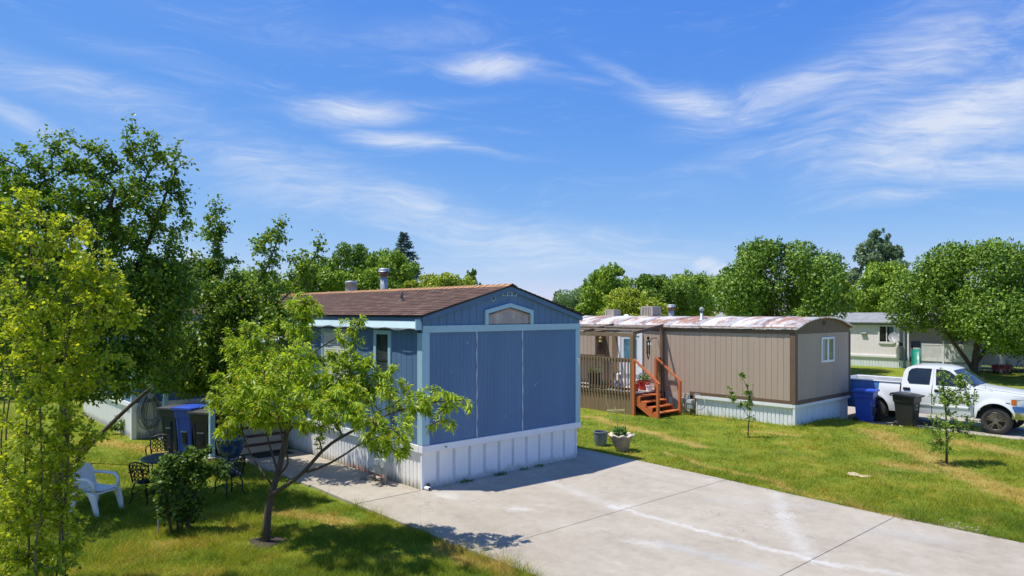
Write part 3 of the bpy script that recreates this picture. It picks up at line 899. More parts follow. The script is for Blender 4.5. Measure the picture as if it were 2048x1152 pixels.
MB().box(ax - .028, ax + .1, 10.332, 10.44, .982, 2.95).build('trim_board', BLUE_TRIM, bh)
MB().box(ax - .03, ax + .05, 10.441, 16.8, .85, .98).build('skirt_cap', WHITE, bh)
MB().box(ax + .101, -.01, 10.33, 10.40, .85, .97).build('skirt_cap', WHITE, bh)
MB().prism([(ax - .2, 2.95), (.0, 3.2), (.0, 3.26), (ax - .2, 3.02)], 'y', 10.25, 17).build('room_roof', SHINGLE, bh)

# ------------------------------------------------------------------ the tan home
th_ = thing('mobile_home', 'tan mobile home with brown trim and a rusty bowed metal roof', 'mobile home', PT, YAW)
TW, TL, TE, TP = 4.15, 18.0, 3.06, 3.40
def roof_t(x):
    t = (x / TW) * 2 - 1
    return TE + (TP - TE) * (1 - abs(t) ** 2.4)
MB().prism([(.04, .66)] + [(TW - .04, .66)] + [(x, roof_t(x) - .04) for x in np.linspace(TW - .04, .04, 13)], 'y', .04, TL).build('wall_core', TAN, th_)
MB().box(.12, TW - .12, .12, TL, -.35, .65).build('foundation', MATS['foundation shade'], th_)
wall_run(th_, 'front', 0, .16, TW - .09, .77, 2.87, TAN, 1.22, pitch=.203)
sheet('front', profile(TW - .02, 'groove', .203), 2.88, lambda s: roof_t(s + .01) - .05).build('gable_panel', BROWN, th_, at=(.01, 0, 0))
yr = [(.16, 1.38), (1.38, 2.60), (2.60, 3.82), (3.82, 4.86), (4.86, 5.85), (8.2, 9.42), (9.42, 10.64), (10.64, 11.86), (11.86, 13.08)]
for s0, s1 in yr:
    sheet('left', profile(s1 - s0 - .005, 'groove', .203), .77 if s0 < 3.8 else .70, 2.86).build('siding_panel', TAN, th_, at=(0, s0, 0))
tb = lambda x0, x1, y0, y1, z0, z1, mt=BROWN, nm='trim_board': MB().box(x0, x1, y0, y1, z0, z1).build(nm, mt, th_, bevel=.004)
tb(.0, .155, -.025, .03, .66, 2.878); tb(-.025, .03, -.023, .155, .664, 2.90)
tb(TW - .085, TW + .01, -.025, .03, .62, 2.878)
tb(.157, TW - .087, -.022, .03, .64, .765); tb(-.022, .03, .157, 3.8, .64, .765)
tb(-.04, .03, .0, 4.84, 2.905, TE - .02); tb(-.036, .03, 4.84, TL, 2.90, TE - .025)
# bowed roof: metal sheets painted white, worn to rust
def roof_mat():
    m_ = bpy.data.materials.new('patched metal roof'); m_.use_nodes = True
    n = NT(m_.node_tree); n.t.nodes.clear()
    t = n.n('ShaderNodeTexCoord'); t.object = th_
    p = t.outputs['Object']
    a = n.noise(n.vm('MULTIPLY', p, (.55, 1.15, 1)), 1.0, 6, .72)
    b = n.noise(n.vm('MULTIPLY', p, (1.0, 3.0, 1)), 1.4, 5, .7)
    f = n.m('ADD', n.m('MULTIPLY', a, .7), n.m('MULTIPLY', b, .3))
    c = n.ramp(f, [(.40, (.72, .72, .71)), (.48, (.62, .57, .53)), (.535, (.40, .23, .165)), (.62, (.33, .17, .115)), (.7, (.6, .55, .5))])
    s3 = n.n('ShaderNodeSeparateXYZ', i={0: p})
    ed = n.sm(n.m('ADD', s3.outputs[0], n.m('MULTIPLY', b, .5)), .62, .35)
    spl = n.ramp(n.noise(p, 9, 4, .75), [(.38, (.30, .22, .17)), (.5, (.66, .64, .6)), (.62, (.74, .73, .7))])
    c = n.mix(ed, c, spl)
    bs = n.n('ShaderNodeBsdfPrincipled', i={'Base Color': c, 'Roughness': .6, 'Metallic': .0})
    bp = n.n('ShaderNodeBump', i={'Strength': .3, 'Distance': .02, 'Height': b})
    n.L.new(bp.outputs[0], bs.inputs['Normal'])
    n.L.new(bs.outputs[0], n.n('ShaderNodeOutputMaterial').inputs[0])
    return m_
RFM = roof_mat()
rt = MB()
xs = np.linspace(-.07, TW + .07, 17)
sh = MB()
for k in range(16):
    xa, xb = xs[k], xs[k + 1]
    za, zb = roof_t(min(max(xa, 0), TW)) - (.03 if k == 0 else 0), roof_t(min(max(xb, 0), TW)) - (.03 if k == 15 else 0)
    sh.add([(xa, 0, za), (xb, 0, zb), (xb, 1.195, zb), (xa, 1.195, za), (xa, 0, za - .025), (xb, 0, zb - .025)], [(0, 1, 2, 3), (0, 4, 5, 1)])
sheetm = sh.mesh('roof_sheet', RFM, True)
rfo = MB().prism([(x, roof_t(min(max(x, 0), TW)) - .05) for x in xs] + [(x, roof_t(min(max(x, 0), TW)) - .012) for x in xs[::-1]], 'y', -.08, TL).build('roof', RUSTM, th_)
for k in range(15):
    o = link('roof_sheet', sheetm, rfo, (0, -.11 + k * 1.2, .004 * (k % 2)))
for k in range(16):
    y = -.10 + k * 1.2
    MB().add([p for x in xs for p in ((x, y - .012, roof_t(min(max(x, 0), TW)) + .002), (x, y, roof_t(min(max(x, 0), TW)) + .02), (x, y + .012, roof_t(min(max(x, 0), TW)) + .002))],
             [(3 * i + j, 3 * i + 3 + j, 3 * i + 4 + j, 3 * i + 1 + j) for i in range(16) for j in range(2)]).build('roof_seam', RFM, rfo)
MB().tube([(x, -.10, roof_t(min(max(x, 0), TW)) - .02) for x in xs], .03, 6).build('roof_edge', RFM, rfo)
rng2 = random.Random(8)
for k in range(26):   # curled edge of the sheet along the eave
    y = -.1 + k * .5
    MB().bar((-.075, y, TE - .025 + rng2.uniform(-.012, .012)), (-.075, y + .495, TE - .025 + rng2.uniform(-.012, .012)), .02, .045).build('roof_edge', RFM, rfo)
# skirting, end window
SKIRT_B = mat('bluish white skirting', (.84, .86, .86), .4, .05, 2.2, col2=(.5, .5, .46), c2=(.62, .85), c2scale=1.8, stretch=(2, 2, .5))
wall_run(th_, 'left', .05, .05, 3.6, -.12, .56, SKIRT_B, .41, 'rib', .136, name='skirt_panel')
wall_run(th_, 'front', .05, .05, TW - .05, -.32, .56, SKIRT_B, .41, 'rib', .2, name='skirt_panel')
MB().box(-.02, TW, -.02, .06, .545, .655).build('skirt_cap', WHITE, th_, bevel=.005)
MB().box(-.024, .06, .062, 3.6, .545, .657).build('skirt_cap', WHITE, th_, bevel=.005)
MB().box(-.01, .06, -.01, .06, -.12, .545).build('skirt_corner', WHITE, th_)
wall_run(th_, 'left', .0, 3.82, 4.86, -.12, .70, TAN_PALE, .35, 'groove', .175, name='skirt_board')
ew = MB().box(1.91, 2.75, -.012, .02, 1.95, 2.67).build('window', glass_mat('end window glass', (.16, .17, .16)), th_)
f = MB().box(1.85, 1.92, -.04, .02, 1.89, 2.73).box(2.74, 2.81, -.04, .02, 1.89, 2.73).box(1.92, 2.74, -.04, .02, 2.66, 2.73).box(1.92, 2.74, -.045, .02, 1.89, 1.96)
f.build('window_frame', WHITE, ew, bevel=.004)
MB().box(2.28, 2.36, -.032, .0, 1.96, 2.66).box(2.36, 2.40, -.028, .0, 1.96, 2.66).build('window_sash', WHITE, ew)
MB().add([(1.93, -.016, 1.97), (2.10, -.016, 1.97), (2.16, -.016, 2.65), (1.93, -.016, 2.65)], [(0, 1, 2, 3)]).build('curtain', mat('pale curtain', (.42, .42, .4), .8), ew)
MB().box(1.98, 2.16, -.012, .0, 3.12, 3.27).build('gable_vent', mat('dark vent', (.05, .035, .028), .7), th_)
# roof pipes and cooler
flue(th_, 1.95, 5.95, 3.34, 3.86, .11, .17, 'flue_pipe')
v2 = MB().lathe([(.13, 3.24), (.12, 3.30), (.055, 3.32), (.05, 3.62)], 14, (.85, 3.88, 0)).build('vent_pipe', GALV, th_, smooth=True)
MB().lathe([(.06, 3.60), (.085, 3.62), (.085, 3.70), (.04, 3.74), (.001, 3.75)], 14, (.85, 3.88, 0)).build('cap', METERGREY, v2, smooth=True)
MB().lathe([(.12, 3.36), (.12, 3.44), (.06, 3.47), (.001, 3.475)], 14, (2.1, 8.3, 0)).build('roof_vent', WHITE, th_, smooth=True)

# ------------------------------------------------------------------ deck with open pergola on the tan home
dk = thing('deck', 'brown raised deck with balusters and an open pergola on the tan home', 'deck', PT, YAW)
DX, DY0, DY1, DZ = -1.75, 4.95, 10.2, .74
for k in range(10):      # floor boards
    x0 = DX + .03 + k * .172
    MB().box(x0, x0 + .162, DY0, DY1, DZ - .04, DZ).build('floor_board', mat('pale deck board', (.50, .46, .42), .8, .1, 3) if k == 0 else MATS['pale deck board'], dk)
MB().box(DX + .04, -.01, DY0 + .04, DY1, .4, DZ - .045).build('joist_frame', BROWN, dk)
wall_run(dk, 'left', DX, DY0 + .15, DY1, -.1, .66, BROWN_DECK, 1.22, 'groove', .203, name='skirt_board')
MB().box(DX - .012, DX + .03, DY0 + .1, DY1, .662, .76).build('rim_board', BROWN_DECK, dk)
bal = MB().prism([(-.018, .60), (.018, .60), (.018, 1.93), (0, 1.96), (-.018, 1.93)], 'x', -.018, .018).mesh('baluster', BROWN_DECK)
y = DY0 + .2
while y < DY1:
    link('baluster', bal, dk, (DX - .032, y, 0))
    y += .138
MB().box(DX - .012, DX + .03, DY0 + .1, DY1, 1.80, 1.94).build('rail', BROWN_DECK, dk)
MB().box(DX - .005, DX + .03, DY0 + .1, DY1, .82, .90).build('rail', BROWN_DECK, dk)
for k in range(6):       # short railing beside the stair head
    MB().box(-.42 + k * .075, -.39 + k * .075, DY0 - .02, DY0 + .012, .7, 1.86).build('baluster', BROWN_DECK, dk)
MB().box(-.46, -.02, DY0 - .01, DY0 + .04, 1.82, 1.92).build('rail', BROWN, dk)
post = lambda x, y, z0, z1, a=.07, mt=BROWN_DECK: MB().box(x - a, x + a, y - a, y + a, z0, z1).build('post', mt, dk, bevel=.005)
post(DX + .06, DY0 + .07, -.1, 2.78, .075)
post(DX + .06, DY1 - .1, -.1, 2.78)
post(-.09, DY0 - .02, -.1, 3.02, .06, BROWN)
MB().box(DX + .01, DX + .12, DY0 - .05, DY1, 2.70, 2.83).build('beam', BROWN_DECK, dk)
for y in (DY0 - .02, DY0 + 2.3, DY1 - .1):
    MB().bar((DX + .0, y, 2.83), (-.02, y, 3.08), .05, .11).build('rafter', BROWN, dk)
for x in (-1.2, -.62):
    z = 2.83 + (x - DX) / 1.75 * .25
    MB().box(x - .02, x + .02, DY0 - .05, DY1, z, z + .055).build('purlin', mat('weathered purlin', (.36, .28, .21), .85, .25, 5) if x == -1.2 else MATS['weathered purlin'], dk)
# bump-out with its own siding, entry door
bo = MB().box(-.50, -.02, 7.75, 10.15, 1.92, 2.84).build('bump_out', TAN, dk)
wall_run(bo, 'left', -.53, 7.75, 10.15, 1.90, 2.84, TAN, 1.22, 'groove', .203)
MB().box(-.5, -.02, 7.70, 7.745, 1.9, 2.84).build('end_panel', BROWN, bo)
door = MB().box(-.035, .02, 5.98, 6.88, DZ, 2.68).build('door', mat('white door', (.78, .79, .8), .4, .03), dk)
MB().box(-.06, .02, 5.85, 5.98, DZ, 2.78).box(-.06, .02, 6.88, 7.0, DZ, 2.78).box(-.06, .02, 5.98, 6.88, 2.68, 2.78).build('door_frame', WHITE, door)
MB().box(-.042, .0, 6.12, 6.74, 1.72, 2.55).build('door_glass', glass_mat('door glass', (.12, .25, .32)), door)
MB().lathe([(.03, -.1), (.03, -.03)], 10, (0, 6.05, 1.7), 'x').build('door_knob', GALV, door)
MB().box(-.03, .02, 7.0, 7.32, DZ, 2.8).box(-.03, .02, 7.5, 7.70, DZ, 2.8).build('wall_batten', BROWN_DECK, dk)
MB().box(-.015, .02, 7.33, 7.49, DZ, 2.8).build('wall_panel', TAN, dk)

# orange stairs
stz = thing('stairs', 'orange stained wooden stairs with handrails leading up to the deck', 'stairs', PT, YAW)
sx0, sx1, sy0, sy1 = -1.74, -.52, 3.90, 4.93
nst = 4
run_ = (sy1 - sy0) / nst
for k in range(nst):
    y0 = sy0 + k * run_
    z = .16 + k * .165
    MB().box(sx0 + .03, sx1 - .03, y0 - .02, y0 + run_ + .015, z - .04, z).build('tread', ORANGE, stz, bevel=.006)
for x in (sx0, sx1 - .045):
    poly = [(sy0 - .02, -.08), (sy0 + .02, -.1)]
    poly = [(sy0 - .01, -.1), (sy0 - .01, .115)]
    for k in range(nst):
        y0 = sy0 + k * run_
        z = .115 + k * .165
        poly += [(y0 + run_, z)] + ([(y0 + run_, z + .165)] if k < nst - 1 else [])
    poly += [(sy1, .38)]
    poly += [(sy0 + .2, -.1)]
    MB().prism(poly, 'x', x, x + .045).build('stringer', ORANGE, stz)
for x in (sx0 - .03, sx1 + .03):
    MB().box(x - .045, x + .045, sy0 - .05, sy0 + .04, -.1, 1.14).build('newel_post', ORANGE, stz, bevel=.005)
    MB().box(x - .045, x + .045, sy1 - .07, sy1 + .02, -.1 if x < -1 else .3, 1.90).build('newel_post', ORANGE, stz, bevel=.005)
    MB().bar((x, sy0 - .06, 1.14), (x, sy1 - .02, 1.93), .095, .045).build('handrail', ORANGE, stz, bevel=.005)

# things on and round the deck
RED = mat('red plastic', (.55, .028, .022), .4, .08, 4)
POTB = mat('black pot', (.022, .022, .022), .6)
LEAFG = leaf_mat('potted leaf', (.02, .05, .008), (.05, .11, .015), (.11, .19, .03))
def leaf_arrays(P, D, L, W, curve=.2, rng=None, mid=(.38, .72), wid=(1., .62), face=None):
    """leaf blades: base points, directions, lengths, half widths -> vertices, triangles (six points each)"""
    n = len(P)
    rnd = rng.normal(size=(n, 3)) * .55 + (np.array([-.25, -.1, 1.]) if face is None else face)      # blades turn their faces to the light
    S = np.cross(D, rnd); S /= np.linalg.norm(S, axis=1)[:, None] + 1e-9
    dn = np.array([0, 0, -1.])
    def at(t):
        return P + D * (L * t)[:, None] + dn * (L * curve * t * t)[:, None]
    w1, w2 = S * (W * wid[0])[:, None], S * (W * wid[1])[:, None]
    N = np.cross(D, S)
    m1, m2 = at(mid[0]), at(mid[1])
    lift = N * (W * .35)[:, None]
    V = np.stack([P, m1 - w1 + lift, m1 + w1 + lift, m2 - w2 + lift, m2 + w2 + lift, at(1.)], 1)
    b = np.arange(n)[:, None] * 6
    T = np.concatenate([b + [0, 1, 2], b + [1, 4, 2], b + [1, 3, 4], b + [3, 5, 4]], 1).reshape(-1, 3)
    return V.reshape(-1, 3), T
def unit(a):
    return a / (np.linalg.norm(a, axis=-1, keepdims=True) + 1e-9)
def tuft(parent, name, c, r, h, n, L, mt, seed, spread=.6, curve=.4, wr=.22):
    """a small potted plant: stems and leaves about c"""
    rng = np.random.default_rng(seed)
    th = rng.uniform(0, 2 * np.pi, n)
    rr = r * np.sqrt(rng.random(n))
    P = np.stack([c[0] + rr * np.cos(th), c[1] + rr * np.sin(th), c[2] + h * rng.random(n)], -1)
    D = unit(np.stack([np.cos(th) * spread, np.sin(th) * spread, rng.uniform(.1, 1, n)], -1) + rng.normal(size=(n, 3)) * .25)
    LL = L * rng.uniform(.6, 1.2, n)
    V, T = leaf_arrays(P, D, LL, LL * wr, curve, rng)
    lv = link(name, tri_mesh(name, V, T, mt), parent)
    mb = MB()
    for k in range(7):
        a = k * .9
        mb.tube([(c[0], c[1], c[2] - .03), (c[0] + r * .5 * math.cos(a), c[1] + r * .5 * math.sin(a), c[2] + h * .5), (c[0] + r * .8 * math.cos(a), c[1] + r * .8 * math.sin(a), c[2] + h)], [.006, .005, .003], 4)
    mb.build('stems', MATS['stem green'], parent)
    return lv
mat('stem green', (.07, .11, .025), .7)
def pot(name, label, cat, at, prof, mt, n=18, soil=None, group=None, wave=None):
    o = thing(name, label, cat, at, 0, group)
    MB().lathe(prof, n, wave=wave).build('body', mt, o, angle=40)
    if soil:
        MB().lathe([(.001, soil[1]), (soil[0], soil[1])], n).build('soil', mat('potting soil', (.05, .035, .025), .95) if 'potting soil' not in MATS else MATS['potting soil'], o)
    return o
def simple_pot(r0, r1, h, t=.02):
    return [(.001, 0), (r0, 0), (r1, h), (r1 + t * .6, h), (r1 + t * .6, h - .03), (r1 - t, h - .01), (r1 - t, h - .1)]
o = pot('flower_pot', 'large red pot with leafy plant at the top of the orange stairs', 'pot', loc(PT, -.62, 5.35, DZ), simple_pot(.17, .25, .34), RED, soil=(.23, .28))
tuft(o, 'foliage', (0, 0, .3), .16, .25, 90, .13, LEAFG, 1)
o = pot('flower_pot', 'small red pot beside the larger red pot on the deck', 'pot', loc(PT, -1.2, 5.32, DZ), simple_pot(.12, .19, .26), RED, soil=(.17, .2))
tuft(o, 'foliage', (0, 0, .22), .1, .12, 40, .1, LEAFG, 2)
o = pot('planter', 'black planter with flowering plant behind the deck balusters', 'planter', loc(PT, -1.35, 7.05, DZ), simple_pot(.24, .27, .55), POTB, soil=(.25, .48))
tuft(o, 'foliage', (0, 0, .5), .22, .3, 120, .12, LEAFG, 3)
SACK = mat('white and blue sack', (.72, .73, .76), .6, .05, 2, col2=(.18, .22, .42), c2=(.53, .6), c2scale=7)
o = thing('sack', 'white sacks with blue print standing on the deck behind the balusters', 'sack', loc(PT, -1.3, 5.95, DZ))
MB().grid(lambda a, b: ((.16 + .03 * math.sin(6 * b)) * math.cos(2 * math.pi * a) * (1 - .35 * b ** 4), (.22 + .02 * math.sin(5 * b + 1)) * math.sin(2 * math.pi * a) * (1 - .15 * b ** 4), b * .58), 17, 9).build('bag', SACK, o, smooth=True)
MB().grid(lambda a, b: (.10 * math.cos(2 * math.pi * a) * (1 - b * .6), .2 * math.sin(2 * math.pi * a) * (1 - b * .3), .57 + b * .07 + .02 * math.sin(9 * a)), 17, 4).build('bag_top', WHITE, o, smooth=True)
o = thing('watering_can', 'dark green watering can on the deck near the black planter', 'watering can', loc(PT, -1.4, 6.62, DZ))
GREENP = mat('dark green plastic', (.025, .06, .045), .4)
MB().lathe([(.001, 0), (.12, 0), (.11, .24), (.07, .27), (.06, .25)], 14).build('body', GREENP, o, smooth=True)
MB().tube([(.09, 0, .08), (.24, .04, .22), (.3, .06, .30)], [.03, .02, .03], 8).build('spout', GREENP, o, smooth=True)
MB().tube([(-.1, 0, .08), (-.2, 0, .16), (-.17, 0, .28), (-.04, 0, .33), (.05, 0, .27)], .012, 6).build('handle', GREENP, o, smooth=True)
for k, (y, lab) in enumerate(((6.38, 'low pot of reddish flowers on the deck beside the white sacks'), (6.72, 'low pot of mixed plants on the deck beside the watering can'))):
    o = pot('flower_pot', lab, 'pot', loc(PT, -1.12, y, DZ), simple_pot(.10, .14, .17), mat('terracotta', (.36, .14, .07), .8) if k == 0 else MATS['terracotta'], soil=(.12, .13))
    tuft(o, 'foliage', (0, 0, .15), .12, .14, 60, .08, leaf_mat('red flower', (.08, .02, .015), (.25, .05, .05), (.4, .12, .1)) if k == 0 else LEAFG, 5 + k)
o = thing('bucket', 'white plastic bucket by the head of the orange stairs', 'bucket', loc(PT, -.72, 5.04, DZ))
MB().lathe([(.001, 0), (.10, 0), (.125, .20), (.135, .20), (.135, .17), (.115, .19), (.11, .1)], 16).build('body', WHITE, o, angle=40)
MB().tube([(.13 * math.cos(a), .04, .19 + .10 * math.sin(a)) for a in np.linspace(0, math.pi, 9)], .004, 5).build('handle', GALV, o)
# wind chimes and lamp under the pergola
def chime(at, top_mt, label, n=5, ln=.4, ztop=.5):
    o = thing('wind_chime', label, 'wind chime', at, YAW)
    MB().tube([(0, 0, ztop), (0, 0, .16)], .005, 5).build('cord', BLACK, o)
    MB().lathe([(.001, .20), (.05, .19), (.075, .15), (.07, .13), (.001, .13)], 12).lathe([(.001, .34), (.05, .31), (.06, .26), (.03, .22), (.001, .2)], 10).build('topper', top_mt, o, smooth=True)
    for k in range(n):
        a = k * 2 * math.pi / n
        l = ln * (.7 + .3 * ((k * 3) % n) / n)
        MB().tube([(.055 * math.cos(a), .055 * math.sin(a), .13), (.055 * math.cos(a), .055 * math.sin(a), .13 - l)], .011, 6).build('chime_tube', DARKMETAL, o)
    MB().tube([(0, 0, .13), (0, 0, -.36)], .003, 4).build('clapper_cord', BLACK, o)
    MB().grid(lambda a, b: ((a - .5) * .09 * math.sin(math.pi * (.1 + .8 * b)), .004 * math.sin(6 * b), -.36 - b * .14), 4, 5).build('wind_sail', DARKMETAL, o)
chime(loc(PT, DX + .02, 6.45, 2.34), mat('yellow topper', (.45, .30, .06), .5), 'wind chime with yellow topper hanging over the deck balusters', 5, .38, .38)
chime(loc(PT, -.85, 4.98, 2.36), DARKMETAL, 'dark wind chime hanging above the orange stairs', 6, .62, .45)
o = thing('wall_lamp', 'small white bell lamp under the pergola above the stairs', 'lamp', loc(PT, -.20, 5.2, 2.5), YAW)
MB().tube([(.18, 0, .1), (-.05, 0, .12), (-.22, 0, .06), (-.28, 0, -.02)], .014, 6).build('arm', DARKMETAL, o, smooth=True)
MB().lathe([(.03, .0), (.045, -.03), (.09, -.12), (.10, -.14), (.08, -.13)], 14, (-.28, 0, 0)).build('lamp_shade', WHITE, o, smooth=True)

# evaporative coolers on the tan home's roof
CBEIGE = mat('cooler beige', (.52, .46, .38), .6, .08, 4)
def cooler(at, label, s=.5, h=.42):
    o = thing('evaporative_cooler', label, 'cooler', at, YAW)
    MB().box(-s / 2 + .02, s / 2 - .02, -s / 2 + .02, s / 2 - .02, .03, h - .03).build('body', mat('cooler pad', (.12, .09, .07), .9) if 'cooler pad' not in MATS else MATS['cooler pad'], o)
    f = MB().box(-s / 2, s / 2, -s / 2, s / 2, 0, .045).box(-s / 2 - .01, s / 2 + .01, -s / 2 - .01, s / 2 + .01, h - .05, h)
    for x in (-1, 1):
        for y in (-1, 1):
            f.box(x * s / 2 - .03, x * s / 2 + .03, y * s / 2 - .03, y * s / 2 + .03, .04, h - .045)
    f.build('frame', CBEIGE, o)
    for k in range(6):
        a = -s / 2 + .06 + k * (s - .12) / 5
        MB().box(a - .022, a + .022, -s / 2 - .004, s / 2 + .004, .045, h - .05).build('slat', CBEIGE, o)
        MB().box(-s / 2 - .005, s / 2 + .005, a - .022, a + .022, .046, h - .051).build('slat', CBEIGE, o)
cooler(loc(PT, 1.9, 6.9, TP - .02), 'beige louvred cooler on the tan home roof beside the flue', .52, .42)
cooler(loc(PT, 2.3, 9.2, TP - .06), 'beige cooler farther back on the tan home roof', .42, .34)

# gas meters
def gas_meter(at, label, mir=1, s=1.0):
    o = thing('gas_meter', label, 'gas meter', at, YAW)
    def L(pts, r, nm='pipe', mt=METERGREY):
        MB().tube([(p[0] * s, p[1] * s * mir, p[2] * s) for p in pts], r, 8).build(nm, mt, o, smooth=True)
    L([(-.05, .22, -.08), (-.05, .22, .55), (-.05, .2, .66), (-.05, .12, .70), (-.05, .06, .66), (-.05, .05, .55)], .019)
    L([(-.05, -.12, .55), (-.05, -.13, .66), (-.05, -.2, .71), (-.02, -.3, .70), (.12, -.34, .66)], .019)
    L([(-.05, -.17, .62), (-.05, -.17, -.08)], .017, 'riser', RUSTM)
    L([(-.05, -.17, .2), (-.07, -.3, .2), (-.05, -.45, .24), (.0, -.55, .36), (.03, -.5, .5), (.1, -.38, .62)], .014, 'loop_pipe')
    b = MB().box(-.14 * s, .06 * s, -.14 * s, .13 * s, .20 * s, .52 * s).build('meter_body', METERGREY, o, bevel=.03)
    MB().box(-.155 * s, -.138 * s, -.11 * s, .09 * s, .40 * s, .50 * s).build('dial', mat('dial face', (.55, .57, .55), .3) if 'dial face' not in MATS else MATS['dial face'], b)
    MB().lathe([(.001, .52 * s), (.05 * s, .52 * s), (.04 * s, .57 * s), (.001, .58 * s)], 12, (-.05 * s, .05 * s * mir, 0)).lathe([(.09 * s, -.05 * s), (.11 * s, -.02 * s), (.11 * s, .0), (.09 * s, .03 * s)], 14, (-.10 * s, .26 * s * mir, .46 * s), 'x').build('regulator', METERGREY, b)
    return o
gas_meter(loc(PB, -.28, 1.08), 'grey gas meter against the white skirting of the blue home', -1, 1.0)
gas_meter(loc(PT, -.22, 3.62, -.02), 'grey gas meter and pipes beside the orange stairs', 1, 1.05)

# rubble and a drain stub by the blue home's corner
ROCK = mat('rubble stone', (.24, .20, .17), .9, .35, 9, .5, 60)
rk = random.Random(2)
def rock(at, r, label, group=None, mt=None, flat=.6, cat='stone'):
    me = MB()
    pr = [(.001, -r * .3), (r * .8, -r * .2), (r, r * .1), (r * .7, r * flat), (.001, r * flat * 1.1)]
    sd_ = rk.random() * 9
    me.lathe(pr, 9, wave=lambda k, h, rr, z: (rr * (1 + .25 * math.sin(2 * h + sd_) + .15 * math.sin(3 * h + sd_ * 2 + k)), z * (1 + .2 * math.sin(h + sd_))))
    o = me.build('stone', mt or ROCK, None, at=at, rz=rk.random() * 6)
    tag(o, label, cat, group)
for k in range(9):
    rock(loc(PB, -.34 + rk.uniform(-.14, .16), 1.3 + rk.uniform(-.5, .35), .015), rk.uniform(.035, .075), 'small brown rubble stone at the foot of the gas meter', 'rubble round the gas meter', ROCK)
SANDS = mat('sandy stone', (.50, .40, .24), .9, .15, 8, .5, 50)
q = G(1706, 948); rock((q.x, q.y, -.02), .17, 'flat sandy stone lying in the lawn, the larger of two', None, SANDS, .25)
q = G(1730, 952); rock((q.x, q.y, -.02), .13, 'flat sandy stone lying in the lawn, the smaller of two', None, SANDS, .25)
o = thing('drain_pipe', 'short white drain pipe stub at the corner of the blue home', 'pipe', loc(PB, .06, -.10, .04), YAW)
MB().tube([(0, .1, 0), (0, -.06, 0)], .04, 12).build('pipe', WHITE, o, smooth=True)
MB().tube([(0, -.065, 0), (0, -.06, 0)], .03, 10).build('opening', BLACK, o)
MB().tube([(.02, .03, .03), (.03, .02, .09)], .035, 8).build('elbow', BLACK, o)
# doormat
o = MB().prism([(-.45, -.28), (.45, -.28), (.45, .28), (-.45, .28)], 'z', 0, .02).build('doormat', BLACK, None, at=loc(PB, -.75, 5.45, .003), rz=YAW, bevel=.005)
tag(o, 'black doormat at the foot of the striped porch steps', 'doormat')
# weeds at the foot of the skirting
for k, (x, n, r) in enumerate(((1.05, 30, .13), (2.05, 40, .14), (2.75, 26, .12), (3.2, 28, .11))):
    o = thing('weed', ('dark weeds sprouting at the foot of the front skirting, %s' % ('leftmost clump', 'second clump from the left corner', 'third clump from the left corner', 'rightmost clump')[k]), 'weed', loc(PB, x, -.04, .0), YAW, 'weeds along the skirting')
    rng = np.random.default_rng(50 + k)
    P = np.stack([rng.uniform(-r, r, n), rng.uniform(-.05, .02, n), rng.uniform(0, .02, n)], -1)
    D = unit(np.stack([rng.normal(size=n) * .6, -abs(rng.normal(size=n)) * .4, rng.uniform(.2, 1, n)], -1))
    LL = rng.uniform(.04, .11, n)
    V, T = leaf_arrays(P, D, LL, LL * .25, .3, rng)
    link('leaves', tri_mesh('leaves', V, T, LEAFG), o)

# ------------------------------------------------------------------ pots in the lawn beside the drive
TERRAS = mat('cast stone', (.52, .36, .235), .85, .15, 6, .5, 60)
q = G(1243, 900)
def scallop(k, h, r, z):
    f = 1 + (.06 * math.cos(8 * h) * (k in (4, 5, 6)) + .03 * math.cos(8 * h) * (k == 3))
    return r * f, z + (.026 * math.cos(8 * h) if k in (4, 5, 6) else 0)
o = thing('planter', 'tan scalloped stone planter with a green plant beside the driveway', 'planter', (q.x, q.y, -.03))
o.scale = (.86, .86, .88)
MB().lathe([(.001, 0), (.15, 0), (.17, .03), (.27, .30), (.345, .44), (.355, .465), (.32, .46), (.29, .40)], 48, wave=scallop).build('body', TERRAS, o, smooth=True)
for k in range(8):
    a = k * math.pi / 4 + .3
    pts = [(.22 * math.cos(a + .25 * math.sin(t * 6.3)) * (1 + .25 * t), .22 * math.sin(a + .25 * math.sin(t * 6.3)) * (1 + .25 * t), .12 + .2 * t) for t in np.linspace(0, 1, 9)]
    MB().tube(pts, .010, 5).build('scroll_relief', TERRAS, o, smooth=True)
MB().lathe([(.001, .40), (.27, .40)], 24).build('soil', MATS['potting soil'], o)
MB().lathe([(.345, .445), (.385, .475), (.375, .495), (.325, .485)], 48, wave=lambda k, h, r, z: (r * (1 + .06 * math.cos(8 * h)), z + .026 * math.cos(8 * h))).build('rim', mat('pale cast rim', (.62, .52, .40), .8), o, smooth=True)
tuft(o, 'foliage', (-.05, 0, .42), .16, .26, 220, .13, leaf_mat('pepper leaf', (.012, .04, .008), (.03, .085, .015), (.07, .15, .03)), 21)
for k in range(7):
    a = k * .95
    rr = .2
    MB().lathe([(.001, 0), (.045, .01), (.035, .035), (.001, .045)], 7, (rr * math.cos(a), rr * math.sin(a), .405)).build('pebble', mat('pale pebble', (.5, .42, .32), .8) if k == 0 else MATS['pale pebble'], o)
q2 = G(1201, 889)
def ripple(k, h, r, z):
    return r * (1 + .02 * math.sin(22 * h + k * 1.5)), z
o = pot('flower_pot', 'grey ribbed pot standing behind the scalloped planter', 'pot', (q2.x, q2.y, -.03), [(.001, 0), (.14, 0), (.15, .05), (.165, .12), (.175, .19), (.185, .26), (.19, .33), (.195, .36), (.205, .365), (.2, .385), (.18, .385), (.175, .30)], mat('grey ceramic', (.20, .22, .22), .5, .12, 5), 44, (.175, .31), None, ripple)
WIRE = mat('yellow wire', (.62, .55, .2), .6)
